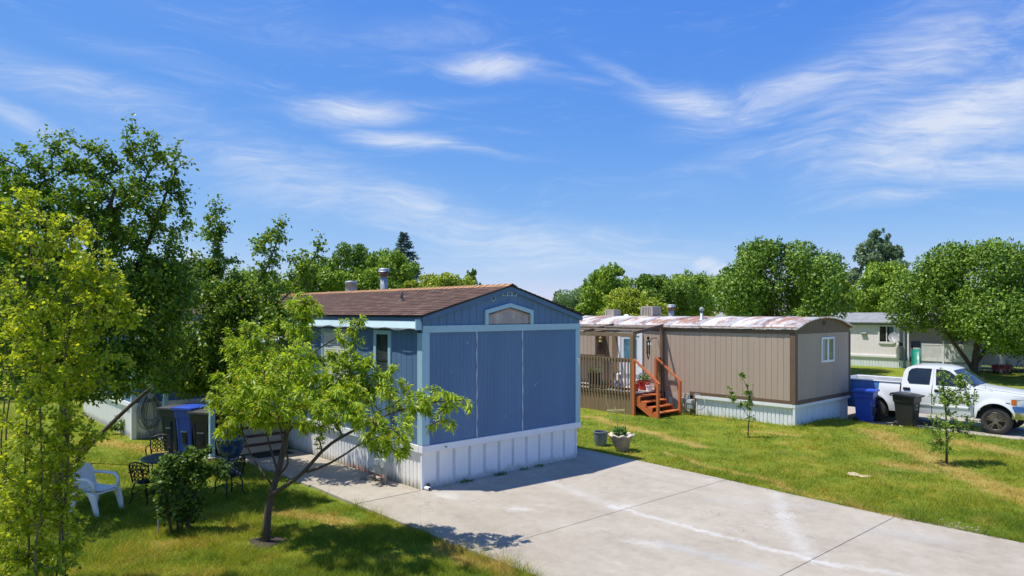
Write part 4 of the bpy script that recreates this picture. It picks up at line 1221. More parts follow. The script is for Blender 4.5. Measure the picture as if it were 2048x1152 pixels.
o = thing('plant_cage', 'thin yellow wire plant cage standing in the scalloped planter', 'wire cage', (q.x - .05, q.y, .36))
for k, (a, b) in enumerate((((-.16, -.02), (-.36, .02)), ((.17, .03), (.13, .04)), ((.0, .15), (-.08, .2)))):
    top = 1.06 if k == 0 else .72
    MB().tube([(a[0], a[1], 0), (b[0], b[1], top)], .010, 5).build('leg_wire', WIRE, o)
MB().tube([(-.09 + .22 * math.cos(t), .05 + .14 * math.sin(t), .66) for t in np.linspace(0, 2 * math.pi, 25)[:-1]], .009, 5, True).build('ring_wire', WIRE, o)

# ------------------------------------------------------------------ pickup truck (local: x forward, y to its left, z up)
tyaw = math.atan2(-E2.y, -E2.x)
TF = Vector((math.cos(tyaw), math.sin(tyaw), 0)); TLf = Vector((-TF.y, TF.x, 0))
t0 = G(1993, 868, -.215) + TLf * .85
tk = thing('pickup_truck', 'white four-door pickup truck with a blue bed side parked on the narrow drive', 'pickup truck', t0, tyaw)
def car_paint(name, c):
    m_ = bpy.data.materials.new(name); m_.use_nodes = True
    b = m_.node_tree.nodes['Principled BSDF']
    b.inputs['Base Color'].default_value = (*c, 1); b.inputs['Roughness'].default_value = .32
    b.inputs['Coat Weight'].default_value = .7; b.inputs['Coat Roughness'].default_value = .06
    n = NT(m_.node_tree); t = n.n('ShaderNodeTexCoord')
    z = n.n('ShaderNodeSeparateXYZ', i={0: t.outputs['Object']}).outputs[2]
    d = n.m('MULTIPLY', n.sm(n.m('ADD', z, n.m('MULTIPLY', n.noise(t.outputs['Object'], 3, 4, .7), .3)), .75, .5), .35)
    n.L.new(n.mix(d, (*c, 1), (.36, .33, .29)), b.inputs['Base Color'])
    return m_
WP, BP = car_paint('white car paint', (.80, .81, .82)), car_paint('blue car paint', (.05, .16, .42))
DKP = mat('dark underbody', (.012, .012, .013), .8)
CHROME = mat('chrome', (.6, .6, .6), .16, .05, 4, metal=1)
CARGL = glass_mat('tinted car glass', (.012, .016, .02), .03, .9)
XR, RA, ZA = -3.57, .515, .44
def zbot(x):
    z = .43
    for xc in (0, XR):
        d = abs(x - xc)
        if d < RA:
            z = max(z, ZA + math.sqrt(RA * RA - d * d))
    if x > .55:
        z = max(z, .62)
    return z
def ztop(x):
    if x > -.57:
        t = (x + .57) / 1.5
        return 1.36 - .16 * t - .10 * max(0, t - .55) ** 1.5
    if x > -2.70:
        return 1.38
    return 1.40
def side_y(x, z):
    y = .985 - .10 * max(0, (z - .95) / .45) ** 2 - .035 * max(0, (.7 - z) / .3)
    for xc in (0, XR):        # flared arches
        d = math.hypot(x - xc, z - ZA)
        y += .045 * math.exp(-((d - RA) / .10) ** 2)
    if x > .35:
        y -= .30 * ((x - .35) / .6) ** 2
    if x < -4.5:
        y -= .03 * ((-4.5 - x) / .3) ** 2
    return y
def panel(name, x0, x1, sgn, mt=WP, parent=None, za=None, zb=None):
    nx = max(4, int((x1 - x0) / .04))
    mb = MB()
    def f(a, b):
        x = x0 + (x1 - x0) * a
        lo = max(zbot(x), za or 0)
        hi = max(lo + .001, zb or ztop(x))
        z = lo + (hi - lo) * b
        return (x, sgn * side_y(x, z), z)
    mb.grid(f, nx, 11)
    def g(a, b):              # inner lip so that the panel has thickness
        x = x0 + (x1 - x0) * a
        z = zbot(x) if za is None else max(zbot(x), za)
        return (x, sgn * (side_y(x, z) - .05 * b), z)
    mb.grid(g, nx, 2)
    return mb.build(name, mt, parent or tk, smooth=True)
for sgn in (-1, 1):
    panel('fender', -.556, .80, sgn)
    d1 = panel('door', -1.755, -.578, sgn); d2 = panel('door', -2.69, -1.776, sgn)
    panel('bed_side', -3.40, -2.735, sgn); panel('bed_side', -4.82, -3.40, sgn, BP if sgn < 0 else WP)
    for dd, hx in ((d1, -1.58), (d2, -2.52)):
        MB().box(hx - .11, hx + .11, sgn * .955, sgn * .975, 1.17, 1.26).build('handle_cup', DKP, dd, bevel=.02)
        MB().bar((hx - .10, sgn * .985, 1.225), (hx + .10, sgn * .985, 1.225), .03, .035).build('handle', BLACK, dd, bevel=.006)
        MB().bar((hx - .9 if hx > -2 else hx - .14, sgn * .995, .735), (hx + .98 if hx > -2 else hx + .72, sgn * .995, .735), .02, .05).build('moulding', WHITE, dd, bevel=.006)
    MB().bar((-.52, sgn * .992, .73), (-.40, sgn * .99, .73), .02, .05).build('moulding', WHITE, tk)
# hood, cowl, floor
MB().grid(lambda a, b: (-.60 + 1.42 * a, (b * 2 - 1) * side_y(-.60 + 1.42 * a, 1.3) * .995, ztop(-.60 + 1.42 * a) + .065 * (1 - abs(b * 2 - 1) ** 3) - .0), 18, 15).build('hood', WP, tk, smooth=True)
for sgn in (-1, 1):
    MB().tube([(x, sgn * (side_y(x, 1.3) * .80), ztop(x) + .0345) for x in np.linspace(-.5, .78, 8)], .006, 5).build('hood_seam', mat('panel gap', (.1, .1, .1), .8) if sgn < 0 else MATS['panel gap'], tk)
MB().box(-4.75, .55, -.86, .86, .50, .80).box(-2.66, -.1, -.88, .88, .42, 1.33).box(-.5, .75, -.60, .60, .5, 1.12).build('underbody', DKP, tk)
# cab: lofted shell with glass laid on it
BELT = 1.375
def cab_y(z):
    t = (z - BELT) / .62
    return .895 - .17 * t - .02 * t * t
side = [(-.60, BELT), (-.95, 1.66), (-1.30, 1.915), (-1.55, 1.975), (-2.05, 2.005), (-2.42, 1.975), (-2.58, 1.90), (-2.66, 1.75), (-2.70, BELT)]
n_ = len(side)
vs, fs = [], []
cols = 9
for (x, z) in side:
    for j in range(cols):
        b = j / (cols - 1) * 2 - 1
        crown = .03 * (1 - b * b) if z > 1.6 else 0
        bulge = (.10 * (1 - b * b) * (1 if x > -1.4 else 0))
        vs.append((x + bulge * .6, b * cab_y(z), z + crown))
for k in range(n_ - 1):
    for j in range(cols - 1):
        fs.append((k * cols + j, k * cols + j + 1, (k + 1) * cols + j + 1, (k + 1) * cols + j))
for j in (0, cols - 1):
    fs.append(tuple(k * cols + j for k in range(n_)))
cab = MB().add(vs, fs).build('cab', WP, tk, angle=35)
def side_glass(pts, sgn, nm='side_window'):
    mb = MB().add([(x, sgn * (cab_y(z) + .006), z) for x, z in pts], [tuple(range(len(pts)))])
    g = mb.build(nm, CARGL, tk)
    c = [(x, sgn * (cab_y(z) + .008), z) for x, z in pts]
    MB().tube(c, .009, 5, True).build('seal', BLACK, g)
for sgn in (-1, 1):
    side_glass([(-.78, 1.40), (-1.66, 1.40), (-1.69, 1.90), (-1.42, 1.885), (-1.30, 1.845), (-.96, 1.60)], sgn)
    side_glass([(-1.86, 1.40), (-2.46, 1.40), (-2.52, 1.50), (-2.50, 1.78), (-2.42, 1.87), (-2.3, 1.90), (-1.83, 1.905)], sgn)
    m_ = MB().bar((-.86, sgn * .90, 1.44), (-.86, sgn * 1.08, 1.46), .05, .05).build('mirror', BLACK, tk)
    MB().box(-.90, -.80, sgn * 1.16 - .09, sgn * 1.16 + .09, 1.36, 1.56).build('mirror_head', BLACK, m_, bevel=.03)
    MB().bar((-1.76, sgn * (cab_y(1.4) + .004), 1.38), (-1.765, sgn * (cab_y(1.95) + .004), 1.94), .004, .012, (0, 1, 0)).build('door_gap', MATS['panel gap'], tk)
def ws_pt(a, b):
    B = b * 2 - 1
    z0 = 1.395 + .475 * a
    x0 = float(np.interp(z0, [1.375, 1.66, 1.915], [-.60, -.95, -1.30]))
    cr = min(1, max(0, (z0 - 1.375) / .285))
    yy = B * (cab_y(z0) - .055)
    q = 1 - (yy / cab_y(z0)) ** 2
    return (x0 + .06 * q + .016, yy, z0 + .03 * q * cr + .013)
ws = MB().grid(ws_pt, 10, 11).build('windshield', glass_mat('windshield glass', (.03, .04, .04), .05, .5), tk, smooth=True)
for y0 in (-.45, .15):
    MB().tube([(-.56, y0, 1.42), (-.68, y0 - .25, 1.50), (-.72, y0 - .5, 1.50)], .010, 5).build('wiper', BLACK, ws)
MB().grid(lambda a, b: (-2.70 + .055 * a - .005, (b * 2 - 1) * .6, 1.45 + .38 * a), 3, 3).build('rear_window', CARGL, tk)
# bed
bed = MB().box(-4.78, -2.76, -.80, .80, .80, .86)
bed.box(-4.78, -2.76, -.84, -.78, .84, 1.40).box(-4.78, -2.76, .78, .84, .84, 1.40).box(-2.82, -2.76, -.82, .82, .84, 1.38)
bed.build('bed', mat('bed liner white', (.6, .62, .62), .6), tk)
for sgn in (-1, 1):
    MB().box(-4.82, -2.74, sgn * .86 - .07, sgn * .86 + .07, 1.385, 1.425).build('bed_rail', WP, tk, bevel=.015)
tg = MB().box(-4.86, -4.80, -.80, .80, .72, 1.42).build('tailgate', WP, tk, bevel=.02)
MB().box(-4.95, -4.82, -.9, .9, .50, .68).build('rear_bumper', CHROME, tk, bevel=.03)
# nose
MB().box(.78, .90, -.50, .50, .78, 1.12).build('grille', CHROME, tk, bevel=.03)
for sgn in (-1, 1):
    hl = MB().grid(lambda a, b: (.42 + .46 * a, sgn * (side_y(.42 + .46 * a, 1.05) + .006 - .02 * a), .93 + .19 * b), 6, 4).build('headlight', mat('headlight lens', (.55, .56, .55), .1, .2, 14, spec=.8) if sgn < 0 else MATS['headlight lens'], tk, smooth=True)
    MB().grid(lambda a, b: (.41 + .13 * a, sgn * (side_y(.41 + .13 * a, 1.05) + .012), .94 + .17 * b), 4, 4).build('turn_signal', mat('amber lens', (.75, .18, .02), .25) if sgn < 0 else MATS['amber lens'], hl)
    MB().bar((.27, sgn * (side_y(.27, 1) + .004), .99), (.38, sgn * (side_y(.38, 1) + .004), .985), .008, .045).build('badge', mat('badge grey', (.3, .32, .33), .3) if sgn < 0 else MATS['badge grey'], tk)
MB().grid(lambda a, b: (.44 + .60 * math.sin(math.pi * a) ** .6, 1.0 * math.cos(math.pi * a), .73 + .18 * b), 25, 4).build('bumper_cover', BP, tk, smooth=True)
MB().grid(lambda a, b: (.42 + .66 * math.sin(math.pi * a) ** .6 + .02 * math.sin(math.pi * b), 1.0 * math.cos(math.pi * a), .52 + .21 * b), 25, 4).build('bumper', CHROME, tk, smooth=True)
# wheels
TYRE = mat('tyre rubber', (.045, .040, .036), .85, .15, 12, .3, 60)
RIM = mat('wheel alloy', (.32, .27, .25), .3, .1, 6, metal=.9)
def wheel(x, sgn):
    o = link('wheel', None, tk, (x, sgn * .83, .41))
    s = sgn
    MB().lathe([(.262, s * .13), (.30, s * .145), (.36, s * .14), (.395, s * .125), (.412, s * .09), (.415, 0), (.412, -s * .09), (.39, -s * .13), (.27, -s * .13)], 40, axis='y').build('tyre', TYRE, o, smooth=True)
    mb = MB().lathe([(.25, s * .02), (.255, s * .11), (.272, s * .132), (.262, s * .138), (.246, s * .12), (.24, s * .02)], 36, axis='y')
    for k in range(5):
        for da in (-.17, .17):
            a = k * 2 * math.pi / 5 + .3 + da
            a2 = k * 2 * math.pi / 5 + .3 + da * .8
            mb.bar((.06 * math.cos(a2), s * .115, .06 * math.sin(a2)), (.25 * math.cos(a), s * .125, .25 * math.sin(a)), .035, .04, (0, 1, 0))
    mb.build('rim', RIM, o, angle=40)
    MB().lathe([(.085, s * .08), (.085, s * .125), (.05, s * .145), (.001, s * .148)], 20, axis='y').build('hub_cap', RIM, o, angle=40)
    MB().lathe([(.001, s * .03), (.245, s * .03)], 24, axis='y').build('brake_disc', DKP, o)
for x in (0, XR):
    for s in (-1, 1):
        wheel(x, s)
    MB().lathe([(.50, -.99), (.50, .99)], 20, (x, 0, ZA), 'y')
    MB().grid(lambda a, b: (x + .512 * math.cos(math.pi * a), (b * 2 - 1) * .93, ZA + .512 * math.sin(math.pi * a)), 15, 2).build('wheel_well', DKP, tk, smooth=True)
MB().tube([(-4.5, .1, .44), (0.3, .1, .44)], .06, 6).tube([(XR, -.8, .41), (XR, .8, .41)], .06, 6).tube([(0, -.8, .41), (0, .8, .41)], .06, 6).build('axle', DKP, tk)
MB().tube([(-.30, -.80, 1.35), (-.36, -.82, 2.05)], .004, 4).build('aerial', BLACK, tk)

# ------------------------------------------------------------------ wheeled bins
def bin_(at, rz, mt, label, lidmt=None, h=1.07, s=1.0, lid_tilt=0, group=None, stamp=None):
    o = thing('wheeled_bin', label, 'bin', at, rz, group)
    b = MB().frustum((0, 0), .08, h - .24, .21 * s, .22 * s, .262 * s, .28 * s)
    b.frustum((0, 0), h - .24, h - .05, .285 * s, .30 * s, .30 * s, .315 * s)
    b.frustum((0, 0), h - .05, h - .02, .315 * s, .33 * s, .315 * s, .33 * s)
    body = b.build('body', mt, o, bevel=.018)
    # recessed grip bay on the front, lift bar
    MB().box(-.085 * s, .085 * s, -.268 * s, -.24 * s, .30, .60).build('front_recess', BLACK, body, bevel=.01)
    MB().bar((-.10 * s, -.272 * s, .62), (.10 * s, -.272 * s, .62), .03, .03).build('lift_bar', GALV, body)
    for k in (-.19, .19):
        MB().frustum((k * s, -.0), .12, h - .26, .018, .232 * s, .018, .292 * s).build('rib', mt, body)
    if stamp:
        MB().box(-.07 * s, .07 * s, -.292 * s, -.275 * s, h - .36, h - .31).build('stamp', stamp, body)
    lid = MB()
    lid.grid(lambda a, b_: ((a - .5) * .68 * s, (b_ - .5) * .74 * s - .01, .04 * (1 - (2 * a - 1) ** 4) * (1 - (2 * b_ - 1) ** 4) + .02), 9, 9)
    lid.frustum((0, -.01), -.03, .02, .34 * s, .37 * s, .34 * s, .37 * s)
    l = lid.build('lid', lidmt or mt, o, at=(0, 0, h), angle=35)
    l.rotation_euler = (lid_tilt, 0, 0)
    MB().tube([(-.24 * s, .36 * s, h - .06), (-.24 * s, .42 * s, h - .02), (.24 * s, .42 * s, h - .02), (.24 * s, .36 * s, h - .06)], .016, 6).build('handle', mt, o, smooth=True)
    for sg in (-1, 1):
        MB().lathe([(.03, -.025), (.10, -.025), (.11, 0), (.10, .025), (.03, .025)], 18, (sg * .23 * s, .23 * s, .11), 'x').build('wheel', BLACK, o, smooth=True)
    MB().box(-.2 * s, .2 * s, -.22 * s, -.16 * s, 0, .09).build('foot', mt, o)
    return o
BINB = mat('blue bin plastic', (.022, .075, .46), .42, .06, 3, .1, 90)
BINK = mat('black bin plastic', (.022, .023, .025), .45, .15, 3, .1, 90)
BING = mat('dark green bin plastic', (.02, .035, .03), .5, .1, 3, .1, 90)
zb = -.215
LIDK = mat('grey bin lid', (.06, .06, .062), .5, .15, 3, .1, 90)  # lids a paler grey than the bin bodies
bin_(loc(PT, 3.62, -.72, zb), YAW + R(8), BINB, 'blue wheeled bin at the corner of the tan home', None, 1.12, 1.0)
bin_(loc(PT, 3.70, -2.0, zb), YAW - R(4), BINK, 'black wheeled bin with its lid ajar beside the truck', None, 1.08, 1.06, R(5), None, METERGREY)
zl = -.05
def LB(u, v):
    q = G(u, v, zl)
    return (q.x, q.y, zl)
bin_(LB(383, 909), YAW - R(60), BINB, 'blue wheeled bin between two dark bins by the porch post', None, 1.2, .95)
bin_(LB(416, 912), YAW - R(58), BINK, 'black wheeled bin next to the pale porch post', LIDK, 1.12, .98)
bin_(LB(352, 900), YAW - R(55), BING, 'dark green wheeled bin at the far end of the porch bins', LIDK, 1.12, .95)

# ------------------------------------------------------------------ white home across the drive
wh = thing('mobile_home', 'white mobile home with grey roof beyond the pickup truck', 'mobile home', PW, YAW)
WS = mat('white vinyl siding', (.92, .85, .865), .6, .05, 1.5, .15, 60, stretch=(1, 1, .1))
WSK = mat('pale blue-white skirting', (.76, .80, .82), .5, .05, 2)
GREYSH = mat('grey shingle', (.30, .31, .32), .9, .15, 2.5, .5, 60)
GREYTR = mat('grey blue trim', (.20, .27, .34), .6)
EZ = 3.03
MB().box(.05, 4.2, -2.7, 12, .5, EZ).build('wall_core', WS, wh)
MB().box(1.9, 4.2, -13.5, -2.7, .3, EZ).build('porch_back_wall', WS, wh)
wall_run(wh, 'left', 0, -2.70, 9, .80, EZ - .12, WS, 1.22, 'groove', .2)
wall_run(wh, 'left', 1.85, -13.5, -2.7, .5, EZ, WS, 1.22, 'groove', .2)
wall_run(wh, 'left', .03, -2.70, 9, -.1, .66, WSK, .61, 'rib', .2, name='skirt_panel')
MB().box(-.05, .05, -2.74, 9, .66, .80).build('skirt_cap', WHITE, wh)
MB().box(-.03, .05, -2.74, -2.62, .8, EZ - .12).build('trim_board', WHITE, wh)
MB().box(-.08, .04, -13.5, 12, EZ - .11, EZ + .02).build('eave_board', GREYTR, wh)
MB().prism([(-.25, EZ), (2.1, EZ + .66), (4.45, EZ), (4.45, EZ + .05), (2.1, EZ + .72), (-.25, EZ + .05)], 'y', -13.6, 12.1).build('roof', GREYSH, wh)
for k in range(12):   # shingle courses of the visible slope
    t = k / 12
    MB().add([(-.25 + 2.35 * t, -13.6, EZ + .052 + .67 * t + .02), (-.25 + 2.35 * (t + .09), -13.6, EZ + .055 + .67 * (t + .09)), (-.25 + 2.35 * (t + .09), 12.1, EZ + .055 + .67 * (t + .09)), (-.25 + 2.35 * t, 12.1, EZ + .072 + .67 * t), (-.25 + 2.35 * t, -13.6, EZ + .04 + .67 * t), (-.25 + 2.35 * t, 12.1, EZ + .04 + .67 * t)], [(0, 1, 2, 3), (0, 3, 5, 4)]).build('shingle_course', GREYSH, wh)
wn = MB().box(-.02, .03, -2.38, -1.48, 1.75, 2.80).build('window', glass_mat('dark window', (.02, .02, .022)), wh)
f = MB().box(-.06, .02, -2.48, -2.38, 1.66, 2.9).box(-.06, .02, -1.48, -1.38, 1.66, 2.9).box(-.06, .02, -2.38, -1.48, 2.8, 2.9).box(-.07, .02, -2.38, -1.48, 1.62, 1.75)
f.build('window_frame', WHITE, wn)
MB().box(-.045, .0, -1.96, -1.90, 1.75, 2.8).build('window_sash', WHITE, wn)
MB().box(-.03, -.01, -2.37, -2.1, 1.76, 2.79).build('curtain', mat('teal curtain', (.1, .17, .2), .8), wn)
MB().prism([(-.14, 2.30), (.02, 2.40), (.02, 2.20), (-.12, 2.22)], 'y', -.62, -.25).build('dryer_hood', METERGREY, wh)
MB().box(-.12, .02, -3.12, -3.0, -.1, EZ - .1).build('porch_post', GREYTR, wh)
MB().box(-.08, .05, -3.35, -3.25, -.1, EZ - .1).build('porch_post', WHITE, wh)
# porch: lattice panels in frames
LAT = mat('white lattice', (.84, .85, .85), .6)
for y0, y1 in ((-7.2, -5.42), (-5.38, -3.6)):
    fr = MB().box(-.03, .03, y0, y1, 1.62, 1.70).box(-.03, .03, y0, y1, .55, .75).box(-.03, .03, y0, y0 + .06, .75, 1.62).box(-.03, .03, y1 - .06, y1, .75, 1.62)
    fro = fr.build('lattice_frame', LAT, wh)
    mb = MB()
    for sg, xo in ((1, -.012), (-1, .004)):
        s = y0 - .95
        while s < y1 + .95:
            a = [(s, .75), (s + sg * .9, 1.63)]
            (ya, za), (yb, zb2) = a
            lo, hi = min(ya, yb), max(ya, yb)
            def clip(y):
                return za + (zb2 - za) * (y - ya) / (yb - ya)
            l, h_ = max(lo, y0 + .04), min(hi, y1 - .04)
            if h_ - l > .03:
                mb.bar((xo, l, clip(l)), (xo, h_, clip(h_)), .052, .012, (1, 0, 0))
            s += .105
    lt = mb.build('lattice', LAT, fro); lt['kind'] = 'stuff'
MB().box(-.02, 1.85, -7.2, -2.75, .48, .54).build('porch_floor', GREYTR, wh)
wall_run(wh, 'left', .0, -7.2, -2.75, -.1, .47, WSK, .61, 'rib', .2, name='skirt_panel')
for y in (-7.2, -5.4):
    MB().box(-.05, .05, y - .05, y + .05, -.1, EZ - .1).build('porch_post', LAT, wh)
# white porch stairs by the tree
ps = thing('porch_stairs', 'white railed porch stairs in the shade behind the big tree', 'stairs', loc(PW, 1.0, -7.95), YAW)
for k in range(3):
    MB().box(-1.2 + k * .3, -.9 + k * .3 + .02, -.6, .6, .14 + k * .17, .18 + k * .17).build('tread', LAT, ps)
for y in (-.6, .6):
    MB().bar((-1.2, y, .05), (-.2, y, .62), .05, .2).build('stringer', LAT, ps)
    MB().bar((-1.2, y, 1.05), (-.1, y, 1.62), .06, .05).build('handrail', LAT, ps)
    for k in range(5):
        x = -1.15 + k * .25
        MB().box(x - .025, x + .025, y - .025, y + .025, .1 + k * .13, 1.06 + k * .13).build('baluster', LAT, ps)
# dish
o = thing('satellite_dish', 'grey satellite dish on an arm at the corner of the white home', 'satellite dish', loc(PW, -.05, -2.85, 1.60), YAW)
DISH = mat('dish grey', (.30, .31, .33), .5)
dc = Vector((-.35, -.15 + .45, .42)); ax_ = Vector((-.8, .1, .45)).normalized()
a_ = ax_.orthogonal().normalized(); b_ = ax_.cross(a_)
MB().grid(lambda r_, t_: tuple(dc + (a_ * math.cos(2 * math.pi * t_) * .42 + b_ * math.sin(2 * math.pi * t_) * .34) * r_ + ax_ * (.10 * r_ * r_)), 6, 21).build('dish', DISH, o, smooth=True)
MB().tube([(0, 0, 0), (-.1, .05, .1), tuple(dc)], .03, 7).tube([tuple(dc - b_ * .2), tuple(dc + ax_ * .45 - b_ * .12)], .018, 6).build('arm', DARKMETAL, o)
MB().box(-.08, .06, -.1, .1, -.1, .1).build('mount', DARKMETAL, o)
# slide
sl = thing('slide', 'green playground slide with dark side panels in front of the lattice porch', 'slide', loc(PW, -1.4, -4.2, -.0), R(60))
GRN = mat('green slide plastic', (.01, .24, .17), .35)
prof = [(-.9, .15), (-.7, .2), (-.25, .85), (.15, 1.25), (.45, 1.35)]
MB().grid(lambda a, b: (np.interp(a, np.linspace(0, 1, 5), [p[0] for p in prof]), (b - .5) * .5, np.interp(a, np.linspace(0, 1, 5), [p[1] for p in prof]) + .12 * abs(b * 2 - 1) ** 4), 15, 9).build('chute', GRN, sl, smooth=True)
for y in (-.29, .29):
    MB().prism([(.45, 0), (.55, 0), (.60, 1.9), (.42, 1.9), (.25, 1.45), (-.2, 1.0), (-.3, .9), (.3, 1.15)], 'y', y - .03, y + .03).build('side_panel', mat('navy plastic', (.012, .02, .05), .5) if y < 0 else MATS['navy plastic'], sl)
for x0_, z0_, z1_ in ((.45, .9, 1.0), (.45, .5, .6), (.44, 1.45, 1.9)):
    MB().box(x0_, x0_ + .06, -.265, .265, z0_, z1_).build('ladder_rung' if z0_ < 1.2 else 'back_panel', MATS['navy plastic'], sl)
# bicycle and a red cart against the white wall
bk = thing('bicycle', 'dark bicycle leaning in the shade before the white wall', 'bicycle', loc(PW, -.9, -9.45), YAW + R(90 - 4))
for x in (-.52, .52):
    w_ = link('wheel', None, bk, (x, 0, .33))
    MB().tube([(.32 * math.cos(t), 0, .32 * math.sin(t)) for t in np.linspace(0, 2 * math.pi, 33)[:-1]], .018, 6, True).build('tyre', mat('grey tyre', (.16, .16, .16), .7) if x < 0 else MATS['grey tyre'], w_)
    mb = MB()
    for k in range(12):
        a = k * math.pi / 6
        mb.tube([(0, 0, 0), (.31 * math.cos(a), 0, .31 * math.sin(a))], .003, 4)
    mb.build('spokes', GALV, w_)
NV = mat('navy bicycle paint', (.015, .018, .04), .4)
P_ = {'h': (.36, 0, .86), 'f': (.52, 0, .33), 's': (-.18, 0, .82), 'b': (-.05, 0, .32), 'r': (-.52, 0, .33), 'd': (.40, 0, .72)}
mb = MB()
for a, b in (('h', 'f'), ('d', 'b'), ('h', 'b'), ('s', 'b'), ('b', 'r'), ('s', 'r')):
    mb.tube([P_[a], P_[b]], .018, 6)
mb.build('frame', NV, bk)
MB().tube([(.36, 0, .86), (.33, 0, 1.0), (.22, -.28, 1.02)], .013, 6).tube([(.33, 0, 1.0), (.22, .28, 1.02)], .013, 6).build('handlebar', DARKMETAL, bk)
MB().grid(lambda a, b: (-.32 + .27 * a, (b - .5) * .2 * (1.1 - a), .86 + .02 * math.sin(math.pi * a)), 6, 5).box(-.25, -.12, -.05, .05, .82, .86).build('saddle', BLACK, bk)
o = thing('cart', 'small red wagon half hidden behind the bicycle', 'wagon', loc(PW, -.4, -8.7), YAW + R(80))
MB().box(-.45, .45, -.25, .25, .22, .27).box(-.45, .45, -.25, -.22, .27, .55).box(-.45, .45, .22, .25, .27, .55).box(-.45, -.42, -.22, .22, .27, .55).box(.42, .45, -.22, .22, .27, .55).build('tub', mat('dull red paint', (.20, .012, .02), .5), o)
for x in (-.3, .3):
    for y in (-.28, .28):
        MB().lathe([(.02, -.02), (.11, -.02), (.11, .02), (.02, .02)], 14, (x, y, .12), 'y').build('wheel', BLACK, o)
MB().tube([(.45, 0, .3), (.8, 0, .6)], .012, 5).build('handle', BLACK, o)

# ------------------------------------------------------------------ garden furniture on the left lawn
def face_dir(dx, dy):
    return math.atan2(dy, dx)
def iron_chair(at, rz, label):
    o = thing('iron_chair', label, 'chair', at, rz, 'black cast iron chairs round the garden table')
    o.scale = (.92, .92, .90)
    st = MB().lathe([(.001, .425), (.20, .425), (.215, .435), (.20, .445), (.001, .44)], 20)
    for k in range(3):
        r = .06 + .05 * k
        st.tube([(r * math.cos(t), r * math.sin(t), .45) for t in np.linspace(0, 6.283, 15)[:-1]], .010, 5, True)
    st.build('seat', DARKMETAL, o)
    # backrest: arched frame filled with cast scrollwork
    def bk(y, z):
        return (-.20 - .10 * (z - .43) / .45 + .05 * (y / .22) ** 2, y, z)
    fr = [bk(-.20, .44), bk(-.23, .62), bk(-.235, .80), bk(-.15, .87), bk(0, .90), bk(.15, .87), bk(.235, .80), bk(.23, .62), bk(.20, .44)]
    b = MB().tube(fr, .017, 6).build('backrest', DARKMETAL, o, smooth=True)
    mb = MB()
    rr = random.Random(7)
    for i in range(4):
        for j in range(4):
            cy, cz, r = -.155 + i * .104, .53 + j * .085, .042 + rr.uniform(-.006, .01)
            mb.tube([bk(cy + r * math.cos(t), cz + r * .9 * math.sin(t)) for t in np.linspace(0, 6.283, 9)[:-1]], .010, 5, True)
    for y in (-.1, 0, .1):
        mb.tube([bk(y + .03 * math.sin(k * 1.4), .46 + k * .052) for k in range(9)], .009, 5)
    mb.build('scrollwork', DARKMETAL, b)
    for sy in (-1, 1):
        MB().tube([(-.24, sy * .23, .66), (-.05, sy * .27, .665), (.12, sy * .27, .65), (.19, sy * .26, .60), (.15, sy * .26, .55), (.11, sy * .26, .58)], .014, 6).build('arm', DARKMETAL, o, smooth=True)
        MB().tube([(.13, sy * .265, .63), (.16, sy * .25, .50), (.12, sy * .2, .42)], .013, 6).build('arm_support', DARKMETAL, o, smooth=True)
        MB().tube([(.14, sy * .16, .43), (.19, sy * .2, .28), (.18, sy * .2, .12), (.24, sy * .23, 0)], [.018, .016, .014, .02], 6).build('leg', DARKMETAL, o, smooth=True)
        MB().tube([(-.15, sy * .16, .43), (-.2, sy * .19, .28), (-.19, sy * .19, .12), (-.26, sy * .22, 0)], [.018, .016, .014, .02], 6).build('leg', DARKMETAL, o, smooth=True)
        MB().tube([(.18, sy * .2, .18), (0, sy * .14, .26), (-.19, sy * .19, .18)], .010, 5).build('stretcher', DARKMETAL, o, smooth=True)
    return o
tb_ = PX(343, 912, 13.9); tb_.z = zl
o = thing('garden_table', 'round black iron garden table with a pole through its centre', 'table', tb_)
MB().lathe([(.001, .70), (.50, .70), (.545, .71), (.55, .725), (.545, .738), (.50, .735), (.001, .733)], 40).build('table_top', mat('dark slate top', (.035, .042, .055), .35, .3, 14, .2, 60), o, smooth=True)
for k in range(4):
    a = k * math.pi / 2 + .5
    MB().tube([(.10 * math.cos(a), .10 * math.sin(a), .70), (.14 * math.cos(a), .14 * math.sin(a), .45), (.24 * math.cos(a), .24 * math.sin(a), .2), (.36 * math.cos(a), .36 * math.sin(a), 0)], .018, 6).build('leg', DARKMETAL, o, smooth=True)
MB().tube([(.22 * math.cos(t), .22 * math.sin(t), .25) for t in np.linspace(0, 6.283, 19)[:-1]], .012, 5, True).build('leg_ring', DARKMETAL, o)
MB().tube([(0, 0, .1), (0, 0, 1.45)], .021, 8).build('umbrella_pole', DARKMETAL, o, smooth=True)
def gl(u, v):
    q = G(u, v, zl)
    return Vector((q.x, q.y, zl))
c1 = gl(294, 1004); iron_chair(c1, R(75), 'black iron chair nearest the white plastic chair, back to the camera')
c2 = gl(318, 945); iron_chair(c2, R(-75), 'black iron chair on the far side of the garden table')
c3 = gl(458, 990); iron_chair(c3, math.atan2(tb_.y - c3.y, tb_.x - c3.x) - .5, 'black iron chair in front of the blue glazed planter')

